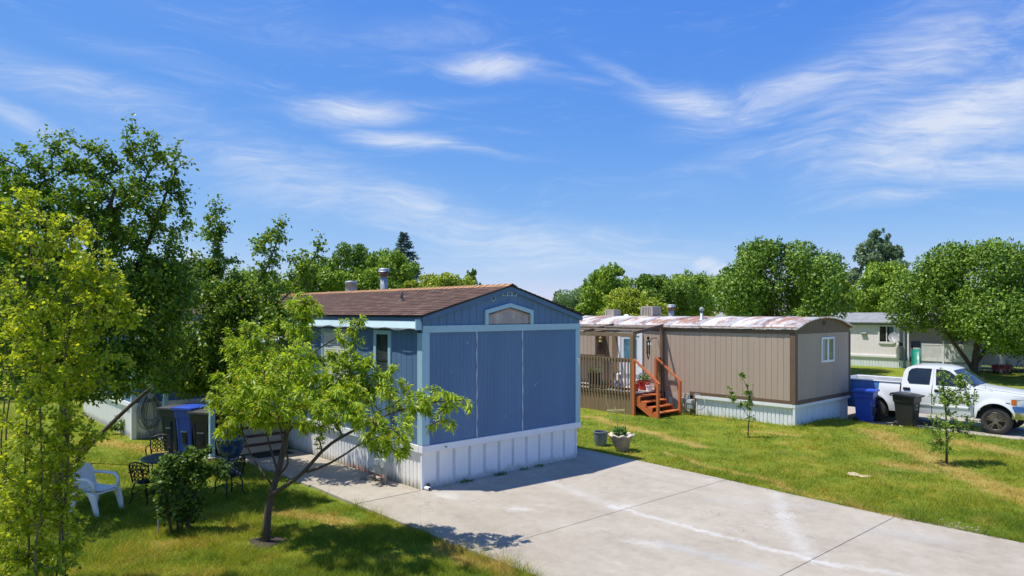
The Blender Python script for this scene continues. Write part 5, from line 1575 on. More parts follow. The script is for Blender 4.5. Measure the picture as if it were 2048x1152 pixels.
wc = thing('plastic_chair', 'white moulded plastic armchair on the shaded lawn', 'chair', tuple((gl(203, 1036) + gl(152, 1028) + gl(240, 1015) + gl(177, 1017)) / 4), R(-16))
PLW = mat('white chair plastic', (.88, .85, .80), .38, .05, 3)
SH, SW2 = .42, .25
MB().grid(lambda a, b: (-.24 + .48 * a, (b * 2 - 1) * (.24 + .02 * a), SH + .03 * (2 * b - 1) ** 2 - .015 * math.sin(math.pi * a)), 8, 8).box(-.23, .24, -.25, .25, SH - .05, SH - .012).build('seat', PLW, wc, bevel=.01)
MB().grid(lambda a, b: (-.24 - .08 * b - .02 * math.cos((a - .5) * 3), (a * 2 - 1) * (.24 - .03 * b * b), SH + .01 + .42 * b - .06 * (2 * a - 1) ** 4 * b), 9, 7).build('backrest', PLW, wc, smooth=True)
for k in range(6):
    y = -.17 + k * .068
    MB().bar((-.262, y, SH + .06), (-.325, y * .92, SH + .37), .03, .02, (0, 1, 0)).build('back_slat', PLW, wc)
for sy in (-1, 1):
    MB().tube([(-.36, sy * .24, SH + .24), (-.1, sy * .285, SH + .235), (.12, sy * .285, SH + .225), (.2, sy * .275, SH + .16), (.22, sy * .26, SH)], [.028, .03, .032, .03, .034], 8).build('armrest', PLW, wc, smooth=True)
    MB().prism([(.15, SH - .02), (.25, SH - .02), (.335, 0), (.265, 0), (.18, SH - .18), (.10, SH - .04)], 'y', sy * .27 - .025, sy * .27 + .025).build('leg', PLW, wc, bevel=.008)
    MB().prism([(-.15, SH - .02), (-.25, SH - .02), (-.345, 0), (-.28, 0), (-.19, SH - .18), (-.10, SH - .04)], 'y', sy * .25 - .022, sy * .25 + .022).build('leg', PLW, wc, bevel=.008)

q = PX(461, 905, 15.4)
o = thing('glazed_planter', 'blue glazed bowl planter on a grey pedestal beside the porch post', 'planter', (q.x, q.y, zl))
GLZ = mat('blue glaze', (.012, .045, .16), .16, .2, 2.5, col2=(.05, .16, .19), c2=(.45, .7), c2scale=3, spec=.7)
MB().lathe([(.001, .42), (.17, .42), (.23, .50), (.285, .66), (.30, .80), (.325, .81), (.33, .84), (.31, .86), (.285, .85), (.27, .72)], 32).build('bowl', GLZ, o, smooth=True)
MB().lathe([(.001, .0), (.22, .0), (.22, .06), (.14, .12), (.13, .32), (.19, .40), (.19, .42), (.001, .42)], 24).build('pedestal', mat('grey stoneware', (.28, .33, .36), .6), o, smooth=True)
MB().lathe([(.001, .76), (.28, .76)], 20).build('soil', MATS['potting soil'], o)
MB().tube([(-.1, 0, .76), (-.08, 0, 1.12)], .014, 6).build('stake', mat('pale stake', (.55, .48, .36), .7), o)
# garden hose hung on the wall of the added room
HOSE = mat('grey garden hose', (.20, .21, .22), .5, .2, 6)
o = thing('garden_hose', 'coiled grey garden hose hanging on the wall of the blue home', 'hose', loc(PB, -2.28, 10.30, 0), YAW)
rr = random.Random(11)
for k in range(10):
    wd, ht, cx = .20 + rr.uniform(-.05, .14), .95 + rr.uniform(-.22, .25), rr.uniform(-.07, .07)
    pts = []
    for t in np.linspace(0, 2 * math.pi, 37)[:-1]:
        s = math.sin(t)
        pts.append((cx + wd * math.cos(t) * (.35 + .65 * (.5 - .5 * s) ** .6) * 1.25, -.03 - .012 * k + .012 * math.sin(3 * t + k), 1.24 - ht / 2 + ht / 2 * s))
    MB().tube(pts, .014, 6, True).build('hose_loop', HOSE, o, smooth=True)
MB().lathe([(.07, 0), (.07, -.14), (.09, -.15)], 14, (0, 0, 1.18), 'y').build('hook', GALV, o)
q = gl(52, 1045)
o = thing('folded_chair', 'narrow red folded chair standing behind the leafy shrub', 'folded chair', (q.x, q.y, zl), .4)
RC = mat('faded red cloth', (.42, .045, .02), .8, .15, 5)
MB().grid(lambda a, b: (.085 * math.cos(2 * math.pi * a) * (1 + .12 * math.sin(9 * b)), .075 * math.sin(2 * math.pi * a), .06 + .62 * b), 13, 9).build('cloth', RC, o, smooth=True)
for k in range(4):
    a = k * 1.57 + .4
    MB().tube([(.05 * math.cos(a), .05 * math.sin(a), 0), (.045 * math.cos(a + .3), .045 * math.sin(a + .3), .76)], .010, 6).build('leg', DARKMETAL, o)
MB().lathe([(.001, .68), (.06, .68), (.05, .76), (.001, .78)], 10).build('cap', mat('orange plastic', (.7, .16, .03), .5), o)

# ------------------------------------------------------------------ trees
def blob(u, v, d, ru, rv, rd):
    return (np.array(PX(u, v, d)), np.array([ru * d / FPX, rd, rv * d / FPX]))
def sample_blobs(rng, blobs, n, shell=.45):
    vol = np.array([np.prod(b[1]) for b in blobs]) ** .75
    k = rng.choice(len(blobs), n, p=vol / vol.sum())
    c = np.array([b[0] for b in blobs])[k]
    r = np.array([b[1] for b in blobs])[k]
    d = unit(rng.normal(size=(n, 3)))
    return c + d * r * (rng.random(n) ** shell)[:, None]
def skeleton(rng, trunks, tips, seg=.22, up=.35, minz=.6, rtip=.006, expo=.45):
    """trunks: list of (points, r0, r1); every tip is joined by a curved twig to the best node so far"""
    pos, par, fix = [], [], []
    chains = []
    for pts, r0, r1 in trunks:
        pts = [np.array(p, float) for p in pts]
        out = [pts[0]]
        for a, b in zip(pts[:-1], pts[1:]):
            m = max(1, int(np.linalg.norm(b - a) / seg))
            out += [a + (b - a) * (k + 1) / m for k in range(m)]
        out = np.array(out)
        sm_ = out.copy()
        for _ in range(2):
            sm_[1:-1] = (sm_[:-2] + 2 * sm_[1:-1] + sm_[2:]) / 4
        base = len(pos)
        idx = []
        for k, p in enumerate(sm_):
            par.append(base + k - 1 if k else -1)
            pos.append(p); fix.append(r0 + (r1 - r0) * k / (len(sm_) - 1))
            idx.append(base + k)
        chains.append((idx, True))
    A = np.array(pos)
    near = np.array([np.min(np.linalg.norm(A - t, axis=1)) for t in tips])
    twigs = []
    buf = np.zeros((len(pos) + len(tips) * 14, 3)); buf[:len(pos)] = A
    cnt = len(pos)
    for ti in np.argsort(near):
        q = tips[ti]
        P = buf[:cnt]
        v = q - P
        dist = np.linalg.norm(v, axis=1) + 1e-6
        cost = dist * (1 + .7 * np.clip((P[:, 2] - q[2]) / dist, 0, 1)) + 10 * (P[:, 2] < minz)
        j = int(np.argmin(cost))
        p = buf[j]; L = dist[j]
        m = int(min(13, max(2, L / seg)))
        pj = par[j]
        hd = unit(p - buf[pj]) if pj >= 0 else np.array([0, 0, 1.])
        c1 = p + (hd * .5 + np.array([0, 0, up])) * L * .35
        c2 = q - unit(q - p + np.array([0, 0, up]) * L) * L * .3
        idx = [j]
        for k in range(1, m + 1):
            t = k / m
            x = p * (1 - t) ** 3 + 3 * c1 * t * (1 - t) ** 2 + 3 * c2 * t * t * (1 - t) + q * t ** 3
            if k < m:
                x = x + rng.normal(size=3) * .012 * min(L, 1)
            buf[cnt] = x
            par.append(idx[-1]); fix.append(0); idx.append(cnt); cnt += 1
        chains.append((idx, False)); twigs.append(idx)
    B = buf[:cnt]
    load = np.zeros(cnt)
    for idx in twigs:
        load[idx[-1]] += 1
    for k in range(cnt - 1, -1, -1):
        if par[k] >= 0:
            load[par[k]] += load[k]
    rad = rtip * np.maximum(load, 1) ** expo
    rad = np.maximum(rad * (np.array(fix) == 0), np.array(fix))
    return B, chains, twigs, rad
def wood_mesh(B, chains, rad, name, mt, parent, n_twig=5):
    mb = MB()
    for idx, trunk in chains:
        pts = [tuple(B[k]) for k in idx]
        rs = [float(rad[k]) for k in idx]
        if not trunk:
            rs[0] = min(rs[0], rs[1] * 1.3)
        mb.tube(pts, rs, 9 if trunk else n_twig)
    return mb.build(name, mt, parent, smooth=True)
def leaves_on(rng, B, twigs, per, L, wr, mt, parent, curve, out=.7, droop=0., tail=1.0, jit=.05, wid=(1., .62), name='crown', mid=(.38, .72)):
    P, D = [], []
    for idx in twigs:
        pts = B[idx]
        m = len(pts)
        n = rng.poisson(per)
        if n == 0:
            continue
        t = (1 - tail * rng.random(n) ** 1.25) * (m - 1)
        k = np.minimum(t.astype(int), m - 2)
        f = (t - k)[:, None]
        p = pts[k] * (1 - f) + pts[k + 1] * f
        ax = unit(pts[k + 1] - pts[k])
        d = unit(rng.normal(size=(n, 3)))
        d = unit(d - ax * np.sum(d * ax, 1)[:, None] * .6 + ax * out * .8 + np.array([0, 0, .15 - droop]))
        P.append(p + rng.normal(size=(n, 3)) * jit); D.append(d)
    P, D = np.concatenate(P), np.concatenate(D)
    LL = L * rng.uniform(.65, 1.2, len(P))
    V, T = leaf_arrays(P, D, LL, LL * wr, curve, rng, mid, wid)
    return link(name, tri_mesh(name, V, T, mt), parent)
def tree(name, label, cat, seed, trunks, blobs, ntips, per, L, wr, leafm, bark, curve=.15, droop=0., seg=.22, up=.35, minz=.6, rtip=.006, jit=.05, tail=1., expo=.45, shell=.45, group=None, wid=(1., .62), extra_tips=None, fill=0):
    rng = np.random.default_rng(seed)
    base = Vector(trunks[0][0][0])
    root = thing(name, label, cat, base, 0, group)
    off = np.array(base)
    trunks = [([np.array(p) - off for p in pts], a, b) for pts, a, b in trunks]
    blobs = [(c - off, r) for c, r in blobs]
    tips = sample_blobs(rng, blobs, ntips, shell)
    if extra_tips is not None:
        tips = np.concatenate([tips, np.array(extra_tips) - off])
    tips = tips[tips[:, 2] > .12]
    B, chains, twigs, rad = skeleton(rng, trunks, tips, seg, up, minz, rtip, expo)
    wood_mesh(B, chains, rad, 'trunk', bark, root)
    cr = leaves_on(rng, B, twigs, per, L, wr, leafm, root, curve, droop=droop, jit=jit, tail=tail, wid=wid)
    if fill:
        q = sample_blobs(rng, [b for b in blobs if b[0][2] < 4.3], fill, .6)
        D = unit(rng.normal(size=q.shape) + np.array([0, 0, -.2]))
        LL = L * rng.uniform(.65, 1.2, len(q))
        V, T = leaf_arrays(q, D, LL, LL * wr, curve, rng, (.38, .72), wid)
        link('inner_leaves', tri_mesh('inner_leaves', V, T, leafm), cr)
    return root

PEACH = leaf_mat('peach leaf', (.045, .085, .008), (.15, .215, .018), (.28, .335, .03), .5, .38, yellow=(.42, .27, .03))
PEAR = leaf_mat('pear leaf', (.024, .058, .007), (.055, .105, .012), (.15, .20, .022), .38, .38)
SHRUB = leaf_mat('shrub leaf', (.09, .12, .009), (.17, .215, .016), (.32, .335, .03), .5, .42, yellow=(.42, .36, .05))
VINE = leaf_mat('currant leaf', (.016, .036, .006), (.04, .075, .012), (.085, .135, .024), .3, .4)
YOUNG = leaf_mat('young leaf', (.045, .085, .01), (.09, .14, .02), (.16, .22, .035), .35, .4)

# peach tree: trunk and limbs as they fork in the photograph, at their own depths
d0 = 10.95
X = lambda u, v, d=d0: tuple(PX(u, v, d))
b0 = G(533, 1084, -.05)
peach_tr = [([tuple(b0), X(533, 1050), X(535, 1015), X(540, 990), X(552, 962, 11.0), X(561, 935, 11.05), X(566, 900, 11.1), X(572, 868, 11.15), X(590, 800, 11.3), X(600, 720, 11.4), X(605, 640, 11.5)], .062, .010),
            ([X(540, 992), X(577, 968, 10.8), X(612, 945, 10.65), X(624, 921, 10.6), X(661, 884, 10.6), X(708, 861, 10.7), X(770, 830, 10.8), X(850, 805, 10.9), X(925, 800, 10.9)], .036, .006),
            ([X(614, 944, 10.65), X(661, 930, 10.5), X(689, 909, 10.45), X(713, 893, 10.4), X(760, 860, 10.3), X(800, 870, 10.3)], .022, .006),
            ([X(558, 949, 11), X(581, 928, 10.85), X(579, 917, 10.8), X(568, 903, 10.8), X(560, 850, 10.6), X(540, 780, 10.4)], .02, .006),
            ([X(546, 972, 11), X(511, 926, 11.2), X(492, 902, 11.35), X(489, 872, 11.4), X(470, 810, 11.5), X(450, 760, 11.6)], .017, .005),
            ([X(557, 950, 11.02), X(546, 912, 11.3), X(532, 870, 11.4), X(520, 800, 11.5), X(510, 710, 11.6)], .019, .005),
            ([X(600, 720, 11.4), X(650, 690, 11.5), X(700, 660, 11.5), X(722, 638, 11.5)], .014, .005),
            ([X(572, 868, 11.15), X(625, 810, 11.2), X(680, 760, 11.3), X(740, 735, 11.3)], .022, .006)]
pb = [(600, 640, 11.4, 40, 60, .45), (625, 615, 11.5, 26, 30, .3), (505, 700, 11.5, 62, 66, .6), (545, 770, 11.1, 100, 80, .85), (655, 770, 11.1, 105, 70, .8),
      (450, 785, 11.5, 42, 52, .5), (705, 662, 11.5, 36, 30, .28), (715, 640, 11.5, 16, 14, .15), (745, 790, 11.0, 80, 50, .6), (845, 800, 10.9, 62, 34, .45), (905, 805, 10.9, 38, 24, .3),
      (650, 845, 10.8, 60, 36, .5), (760, 872, 10.5, 44, 40, .4), (800, 885, 10.4, 30, 36, .3), (520, 832, 11.0, 70, 26, .6), (455, 850, 11.3, 26, 26, .3), (760, 745, 11.2, 40, 30, .35), (880, 845, 10.8, 34, 22, .3), (690, 720, 11.2, 60, 30, .4), (560, 795, 9.9, 70, 36, .6), (640, 800, 9.7, 60, 40, .5), (500, 770, 10.1, 45, 45, .5), (720, 830, 9.8, 50, 34, .4), (590, 720, 10.2, 60, 40, .5), (820, 845, 9.9, 30, 24, .3)]
tree('peach_tree', 'small peach tree with drooping yellow-green leaves in front of the blue home', 'tree', 11, peach_tr, [blob(*b) for b in pb], 1000, 34, .100, .128, PEACH, BARK, curve=.5, droop=.0, seg=.16, up=.25, minz=.9, rtip=.0035, jit=.02, tail=.9, expo=.42, shell=.5)

# bare earth ring at its foot
o = MB().lathe([(.001, .012), (.22, .008), (.33, -.02)], 18, wave=lambda k, h, r, z: (r * (1 + .18 * math.sin(3 * h) + .1 * math.sin(5 * h + 1)), z)).build('soil_ring', MATS['potting soil'], None, at=(b0.x, b0.y, -.045), smooth=True)
tag(o, 'bare dark soil ring round the peach tree trunk', 'soil')

# pear trees behind
pe1 = gl(118, 1005)
p1 = [([tuple(pe1), X(125, 860, 13.28), X(140, 760, 13.19), X(160, 640, 13.11), X(190, 500, 13.03), X(230, 380, 12.94)], .14, .03),
      ([X(140, 760, 13.19), X(80, 640, 12.86), X(50, 500, 12.69), X(70, 380, 12.69)], .08, .02), ([X(150, 700, 13.19), X(240, 600, 13.53), X(300, 480, 13.53), X(335, 380, 13.53)], .08, .02)]
pb = [(30, 440, 12.69, 110, 110, 1.3), (130, 420, 12.94, 110, 100, 1.4), (215, 410, 13.03, 90, 100, 1.3), (315, 440, 13.36, 55, 120, 1.0), (268, 300, 13.03, 20, 52, .3), (262, 255, 13.03, 7, 20, .1), (115, 310, 12.86, 40, 38, .5), (175, 320, 12.94, 50, 44, .5),
      (352, 345, 13.44, 20, 42, .25), (365, 420, 13.44, 14, 50, .3), (30, 335, 12.78, 60, 40, .6), (90, 600, 12.94, 170, 130, 1.9), (270, 610, 13.36, 120, 120, 1.6), (340, 560, 13.44, 42, 80, .8), (200, 740, 13.19, 170, 60, 1.6), (120, 270, 12.86, 10, 16, .15), (300, 300, 13.19, 40, 40, .4)]
tree('pear_tree', 'tall dark pear tree with upright shoots behind the leafy shrub', 'tree', 12, p1, [blob(*b) for b in pb], 1250, 34, .080, .34, PEAR, BARK, curve=.25, droop=.15, seg=.3, up=.5, minz=1.2, rtip=.005, jit=.06, shell=.42, fill=14000, extra_tips=[tuple(PX(u, v, d)) for u, v, d in ((262, 236, 13), (272, 258, 13.1), (288, 268, 13), (252, 275, 13), (120, 274, 12.9), (102, 290, 12.8), (145, 262, 12.9), (90, 268, 12.9), (358, 282, 13.4), (345, 305, 13.3), (374, 325, 13.4), (382, 375, 13.4), (372, 430, 13.4), (28, 298, 12.7), (60, 290, 12.8), (180, 296, 13), (205, 288, 13), (225, 305, 13), (320, 315, 13.3), (300, 285, 13.2), (375, 500, 13.4), (5, 310, 12.7))])
pe2 = gl(150, 925)
p2 = [([tuple(pe2), X(185, 885, 16.7), X(235, 835, 16.5), X(285, 788, 16.4), X(345, 745, 16.2), X(405, 690, 16.0), X(430, 600, 15.8), X(437, 480, 15.8)], .055, .015),
      ([X(380, 712, 16.1), X(460, 650, 15.8), X(520, 570, 15.6), X(560, 470, 15.5)], .045, .012), ([X(460, 650, 15.8), X(560, 610, 15.0), X(610, 550, 14.8), X(640, 490, 14.8)], .035, .01)]
pb = [(432, 470, 15.8, 26, 58, .4), (425, 560, 15.8, 55, 74, .8), (540, 505, 15.5, 34, 52, .5), (563, 455, 15.5, 10, 22, .15), (600, 545, 14.9, 40, 40, .5), (636, 495, 14.8, 12, 28, .2), (495, 610, 15.6, 95, 62, .9), (420, 700, 16.0, 105, 90, 1.1), (560, 650, 14.9, 55, 44, .6), (370, 750, 16.1, 80, 44, .8), (470, 760, 15.6, 60, 50, .6), (330, 690, 16.2, 60, 60, .9)]
tree('pear_tree', 'low leaning pear tree reaching right over the porch of the blue home', 'tree', 13, p2, [blob(*b) for b in pb], 850, 32, .082, .34, PEAR, BARK, curve=.25, droop=.15, seg=.3, up=.5, minz=1.0, rtip=.005, jit=.06, shell=.42, fill=8000, extra_tips=[tuple(PX(u, v, d)) for u, v, d in ((424, 408, 15.8), (452, 412, 15.8), (438, 398, 15.8), (560, 434, 15.5), (572, 448, 15.5), (545, 465, 15.5), (575, 480, 15.4), (641, 466, 14.8), (630, 488, 14.8), (604, 500, 14.9), (512, 500, 15.6), (478, 520, 15.6), (652, 520, 14.8), (400, 470, 15.8), (462, 450, 15.8))])

# large loose shrub close to the camera
sb = G(75, 1190, -.05)
st = []
rr = random.Random(3)
for k, (u, ut) in enumerate(((20, -10), (55, 35), (75, 90), (108, 150), (60, 210), (135, 120), (0, 60))):
    bb = G(u, 1190 + rr.uniform(-25, 20), -.05)
    d = bb.y
    vt_ = 480 + rr.uniform(-40, 60)
    path = [tuple(bb)]
    for i in range(1, 9):
        t = i / 8
        path.append(X(u + (ut - u) * t ** 1.4 + rr.uniform(-13, 13), 1190 + (vt_ - 1190) * t, d + .2 * t + rr.uniform(-.06, .06)))
    st.append((path, .014, .004))
pb = [(30, 470, 8.9, 80, 95, .6), (140, 500, 9.0, 70, 85, .6), (50, 640, 8.9, 100, 100, .8), (180, 620, 9.1, 85, 75, .6), (262, 640, 9.2, 40, 26, .25), (80, 790, 8.9, 110, 100, .8), (215, 720, 9.2, 55, 38, .35), (50, 950, 8.9, 85, 100, .7), (105, 1060, 8.9, 55, 70, .5), (20, 1090, 8.8, 60, 60, .5), (95, 900, 8.9, 75, 70, .6), (40, 1010, 8.8, 80, 80, .6), (130, 980, 9.0, 40, 60, .4), (40, 1125, 8.9, 70, 40, .4), (110, 1125, 8.9, 45, 40, .4), (150, 1095, 9.0, 22, 30, .2), (60, 410, 9.0, 40, 40, .3), (190, 540, 9.1, 50, 45, .4), (240, 590, 9.2, 36, 34, .3), (130, 720, 9.0, 90, 70, .6), (120, 860, 9.0, 60, 60, .5), (235, 770, 9.2, 26, 16, .2), (190, 880, 9.1, 30, 24, .2)]
ex = [tuple(PX(205, 1065, 9.2)), tuple(PX(228, 1045, 9.25)), tuple(PX(160, 1110, 9.1)), tuple(PX(300, 615, 9.3)), tuple(PX(262, 770, 9.25))]
tree('leafy_shrub', 'tall loose yellow-green shrub with many thin stems close to the camera', 'shrub', 14, st, [blob(*b) for b in pb], 820, 21, .070, .30, SHRUB, BARK_PALE, curve=.25, droop=0, seg=.2, up=.4, minz=.35, rtip=.0035, jit=.03, expo=.35, extra_tips=ex)

# bushy currant on a stake
cb = G(358, 1066, -.05)
st = [([tuple(cb + Vector((a, b, 0))), tuple(cb + Vector((a * 1.6, b * 1.6, .5))), tuple(cb + Vector((a * 3.2, b * 2.5, 1.0)))], .018, .006) for a, b in ((-.13, 0), (-.05, .06), (.03, -.05), (.1, .04), (.15, -.03), (-.08, -.06), (.0, .1))]
dc_ = cb.y
pb = [(355, 960, dc_, 60, 65, .4), (338, 950, dc_, 34, 36, .3), (395, 930, dc_ + .1, 42, 40, .3), (440, 940, dc_ + .2, 26, 26, .2), (360, 1010, dc_, 52, 45, .35)]
cu = tree('currant_bush', 'dark leafy currant bush with bare stems in front of the garden table', 'bush', 15, st, [blob(*b) for b in pb], 190, 28, .058, .46, VINE, BARK, curve=.3, seg=.14, up=.3, minz=.2, rtip=.003, jit=.03, wid=(1., .75))
MB().tube([(-.17, -.08, 0), (-.16, -.08, .48)], .014, 6).build('stake', mat('weathered stake', (.45, .38, .32), .8), cu)
# low shrub under the hose
hb = gl(250, 868)
pb = [(blob(250, 848, hb.y, 26, 20, .35)), blob(235, 855, hb.y, 16, 14, .25), blob(268, 845, hb.y, 14, 20, .25)]
tree('low_shrub', 'low dark green shrub beside the hanging hose', 'shrub', 16, [([tuple(hb), tuple(hb + Vector((0, 0, .25)))], .03, .01)], pb, 90, 24, .06, .28, PEAR, BARK, seg=.12, minz=.05, rtip=.003, jit=.03)
# saplings on the right lawn
sa = G(1496, 875, -.025)
d = sa.y
st = [([tuple(sa), X(1497, 845, d), X(1501, 820, d), X(1497, 780, d), X(1487, 762, d), X(1483, 745, d)], .018, .004), ([X(1499, 835, d), X(1488, 820, d), X(1470, 795, d), X(1458, 772, d)], .01, .003), ([X(1498, 800, d), X(1505, 785, d), X(1507, 770, d)], .006, .003)]
pb = [(1483, 752, d, 6, 12, .12), (1494, 785, d, 11, 14, .16), (1499, 805, d, 9, 16, .16), (1464, 790, d, 10, 12, .14), (1458, 772, d, 4, 5, .06), (1478, 810, d, 9, 9, .12), (1505, 770, d, 4, 5, .05), (1500, 835, d, 11, 9, .12)]
tree('sapling', 'sparse young fruit sapling before the tan wall', 'sapling', 17, st, [blob(*b) for b in pb], 60, 11, .10, .2, YOUNG, BARK, curve=.45, seg=.1, minz=.4, rtip=.0025, jit=.01)
sb2 = G(1893, 928, -.03)
d = sb2.y
st = [([tuple(sb2), X(1894, 880, d), X(1892, 830, d), X(1888, 780, d), X(1880, 735, d)], .03, .006)]
pb = [(1884, 760, d, 10, 26, .2), (1890, 800, d, 26, 30, .4), (1890, 850, d, 36, 30, .5), (1880, 885, d, 30, 24, .4), (1920, 790, d, 30, 25, .4), (1935, 850, d, 28, 22, .4), (1925, 760, d, 18, 18, .3)]
tree('sapling', 'wispy young tree with fine branches in front of the pickup truck', 'sapling', 18, st, [blob(*b) for b in pb], 280, 13, .065, .26, YOUNG, BARK, curve=.2, seg=.14, minz=.35, rtip=.0025, jit=.02, up=.15)

# ------------------------------------------------------------------ background trees
def far_leaves(P, D, L, W, rng, face):
    n = len(P)
    S = unit(np.cross(D, rng.normal(size=(n, 3)) * .5 + face)) * W[:, None]
    V = np.stack([P - D * (L / 2)[:, None], P - S, P + D * (L / 2)[:, None], P + S], 1)
    b = np.arange(n)[:, None] * 4
    T = np.concatenate([b + [0, 1, 2], b + [0, 2, 3]], 1).reshape(-1, 3)
    return V.reshape(-1, 3), T
def leaf_cloud(rng, blobs, n, L, wr, mt, parent, shell=.22, curve=.1, name='crown', upness=.25):
    vol = np.array([np.prod(b[1]) for b in blobs]) ** .67
    k = rng.choice(len(blobs), n, p=vol / vol.sum())
    c = np.array([b[0] for b in blobs])[k]
    r = np.array([b[1] for b in blobs])[k]
    d = unit(rng.normal(size=(n, 3)))
    rad = rng.random(n) ** shell
    lump = 1 + .16 * np.sin(d[:, 0] * 5 + k) * np.sin(d[:, 2] * 6 + k * 2) + .1 * np.sin(d[:, 1] * 9 + k * 3)
    P = c + d * r * (rad * lump)[:, None]
    D = unit(d * .6 + rng.normal(size=(n, 3)) * .7 + np.array([0, 0, upness]))
    LL = L * rng.uniform(.45, 1.6, n)
    V, T = far_leaves(P, D, LL, LL * wr, rng, d * .8 + np.array([-.2, -.1, .7]))
    return link(name, tri_mesh(name, V, T, mt), parent)
def bg_tree(name, label, seed, u, vtop, d, wpx, vcrown, mt, n=9000, L=.26, zb=-.22, lobes=16, cone=0., group='trees behind the homes', bark=BARK, open_=.0, ground_u=None, pw=.5, fork=0):
    """a broad tree: lobed crown from vcrown up to vtop, wpx wide on a 2048 px frame, d metres away"""
    rng = np.random.default_rng(seed)
    base = Vector(((( ground_u or u) - 1024) / FPX * d, d, zb))
    root = thing(name, label, 'tree', base, 0, group)
    ztop = CAM_H - (vtop - HOR) / FPX * d - zb
    zc = CAM_H - (vcrown - HOR) / FPX * d - zb
    hw = wpx / 2 / FPX * d
    cx = (u - 1024) / FPX * d - base.x
    H = ztop - zc
    blobs = [(np.array([cx, 0, zc + H * .5]), np.array([hw * .42, hw * .42, H * .32]))] if open_ < .5 else []
    for k in range(lobes):
        a = rng.uniform(0, 2 * np.pi)
        t = (k + .5) / lobes
        zz = zc + H * (.12 + .80 * t)
        prof_ = math.sin(math.pi * min(1, .18 + .80 * t)) ** pw * (1 - cone * t)
        rr_ = hw * prof_ * rng.uniform(.35, .95)
        s = hw * rng.uniform(.12, .34) * (.65 + .35 * prof_)
        c = np.array([cx + rr_ * math.cos(a), rr_ * math.sin(a), zz])
        sz = min(s * rng.uniform(.8, 1.2), max(.3, ztop - zz))
        blobs.append((c, np.array([s, s, sz])))
    for k in range(lobes // 2):      # shoots that break the outline
        a = rng.uniform(0, 2 * np.pi)
        t = rng.uniform(.45, 1.0)
        rr_ = hw * math.sqrt(max(.02, 1 - t * t)) * rng.uniform(.5, 1.1)
        s = hw * rng.uniform(.05, .12)
        blobs.append((np.array([cx + rr_ * math.cos(a), rr_ * math.sin(a), zc + H * t - s * rng.uniform(.5, 2)]), np.array([s, s, s * rng.uniform(1.5, 2.6)])))
    leaf_cloud(rng, blobs, n, L, .34, mt, root)
    tips = np.array([b[0] for b in blobs]) * np.array([.9, .9, .97])
    r0 = .05 + .022 * ztop
    tr = [([(0, 0, -.1), (0.02 * ztop, 0, ztop * .15), (cx * .4, .05, max(zc, ztop * .25)), (cx * .8, 0, zc + H * .5)], r0, r0 * .35)]
    for k in range(fork):            # limbs that part low down
        sg = (-1, 1, .35)[k % 3]
        tr.append(([(0, 0, .5), (sg * .7, .2 * k, 1.5), (sg * 1.7, .3 * k - .2, 2.6), (sg * 2.4, .3, 4.0)], r0 * .6, r0 * .2))
    B, chains, twigs, rad = skeleton(rng, tr, tips, .6, .4, ztop * .12, .018)
    wood_mesh(B, chains, rad, 'trunk', bark, root)
    return root
MAPLE = leaf_mat('maple leaf', (.018, .042, .006), (.06, .11, .012), (.135, .195, .025), .14, .45, nscale=.5)
BRIGHT = leaf_mat('bright leaf', (.035, .07, .008), (.10, .16, .017), (.20, .265, .035), .2, .45, nscale=.5)
YELLOWG = leaf_mat('yellow-green leaf', (.075, .11, .010), (.15, .19, .018), (.27, .29, .035), .2, .45, nscale=.5)
GREYG = leaf_mat('grey-green leaf', (.04, .065, .035), (.075, .11, .06), (.13, .17, .10), .25, .5, nscale=.5)
FARG = leaf_mat('hazy far leaf', (.05, .085, .04), (.09, .14, .06), (.15, .21, .09), .25, .5, nscale=.3)  # haze on distant foliage is mixed into this paler, bluer colour
NEEDLE = leaf_mat('spruce needle', (.02, .042, .036), (.045, .078, .066), (.09, .135, .12), .1, .55, nscale=.8)
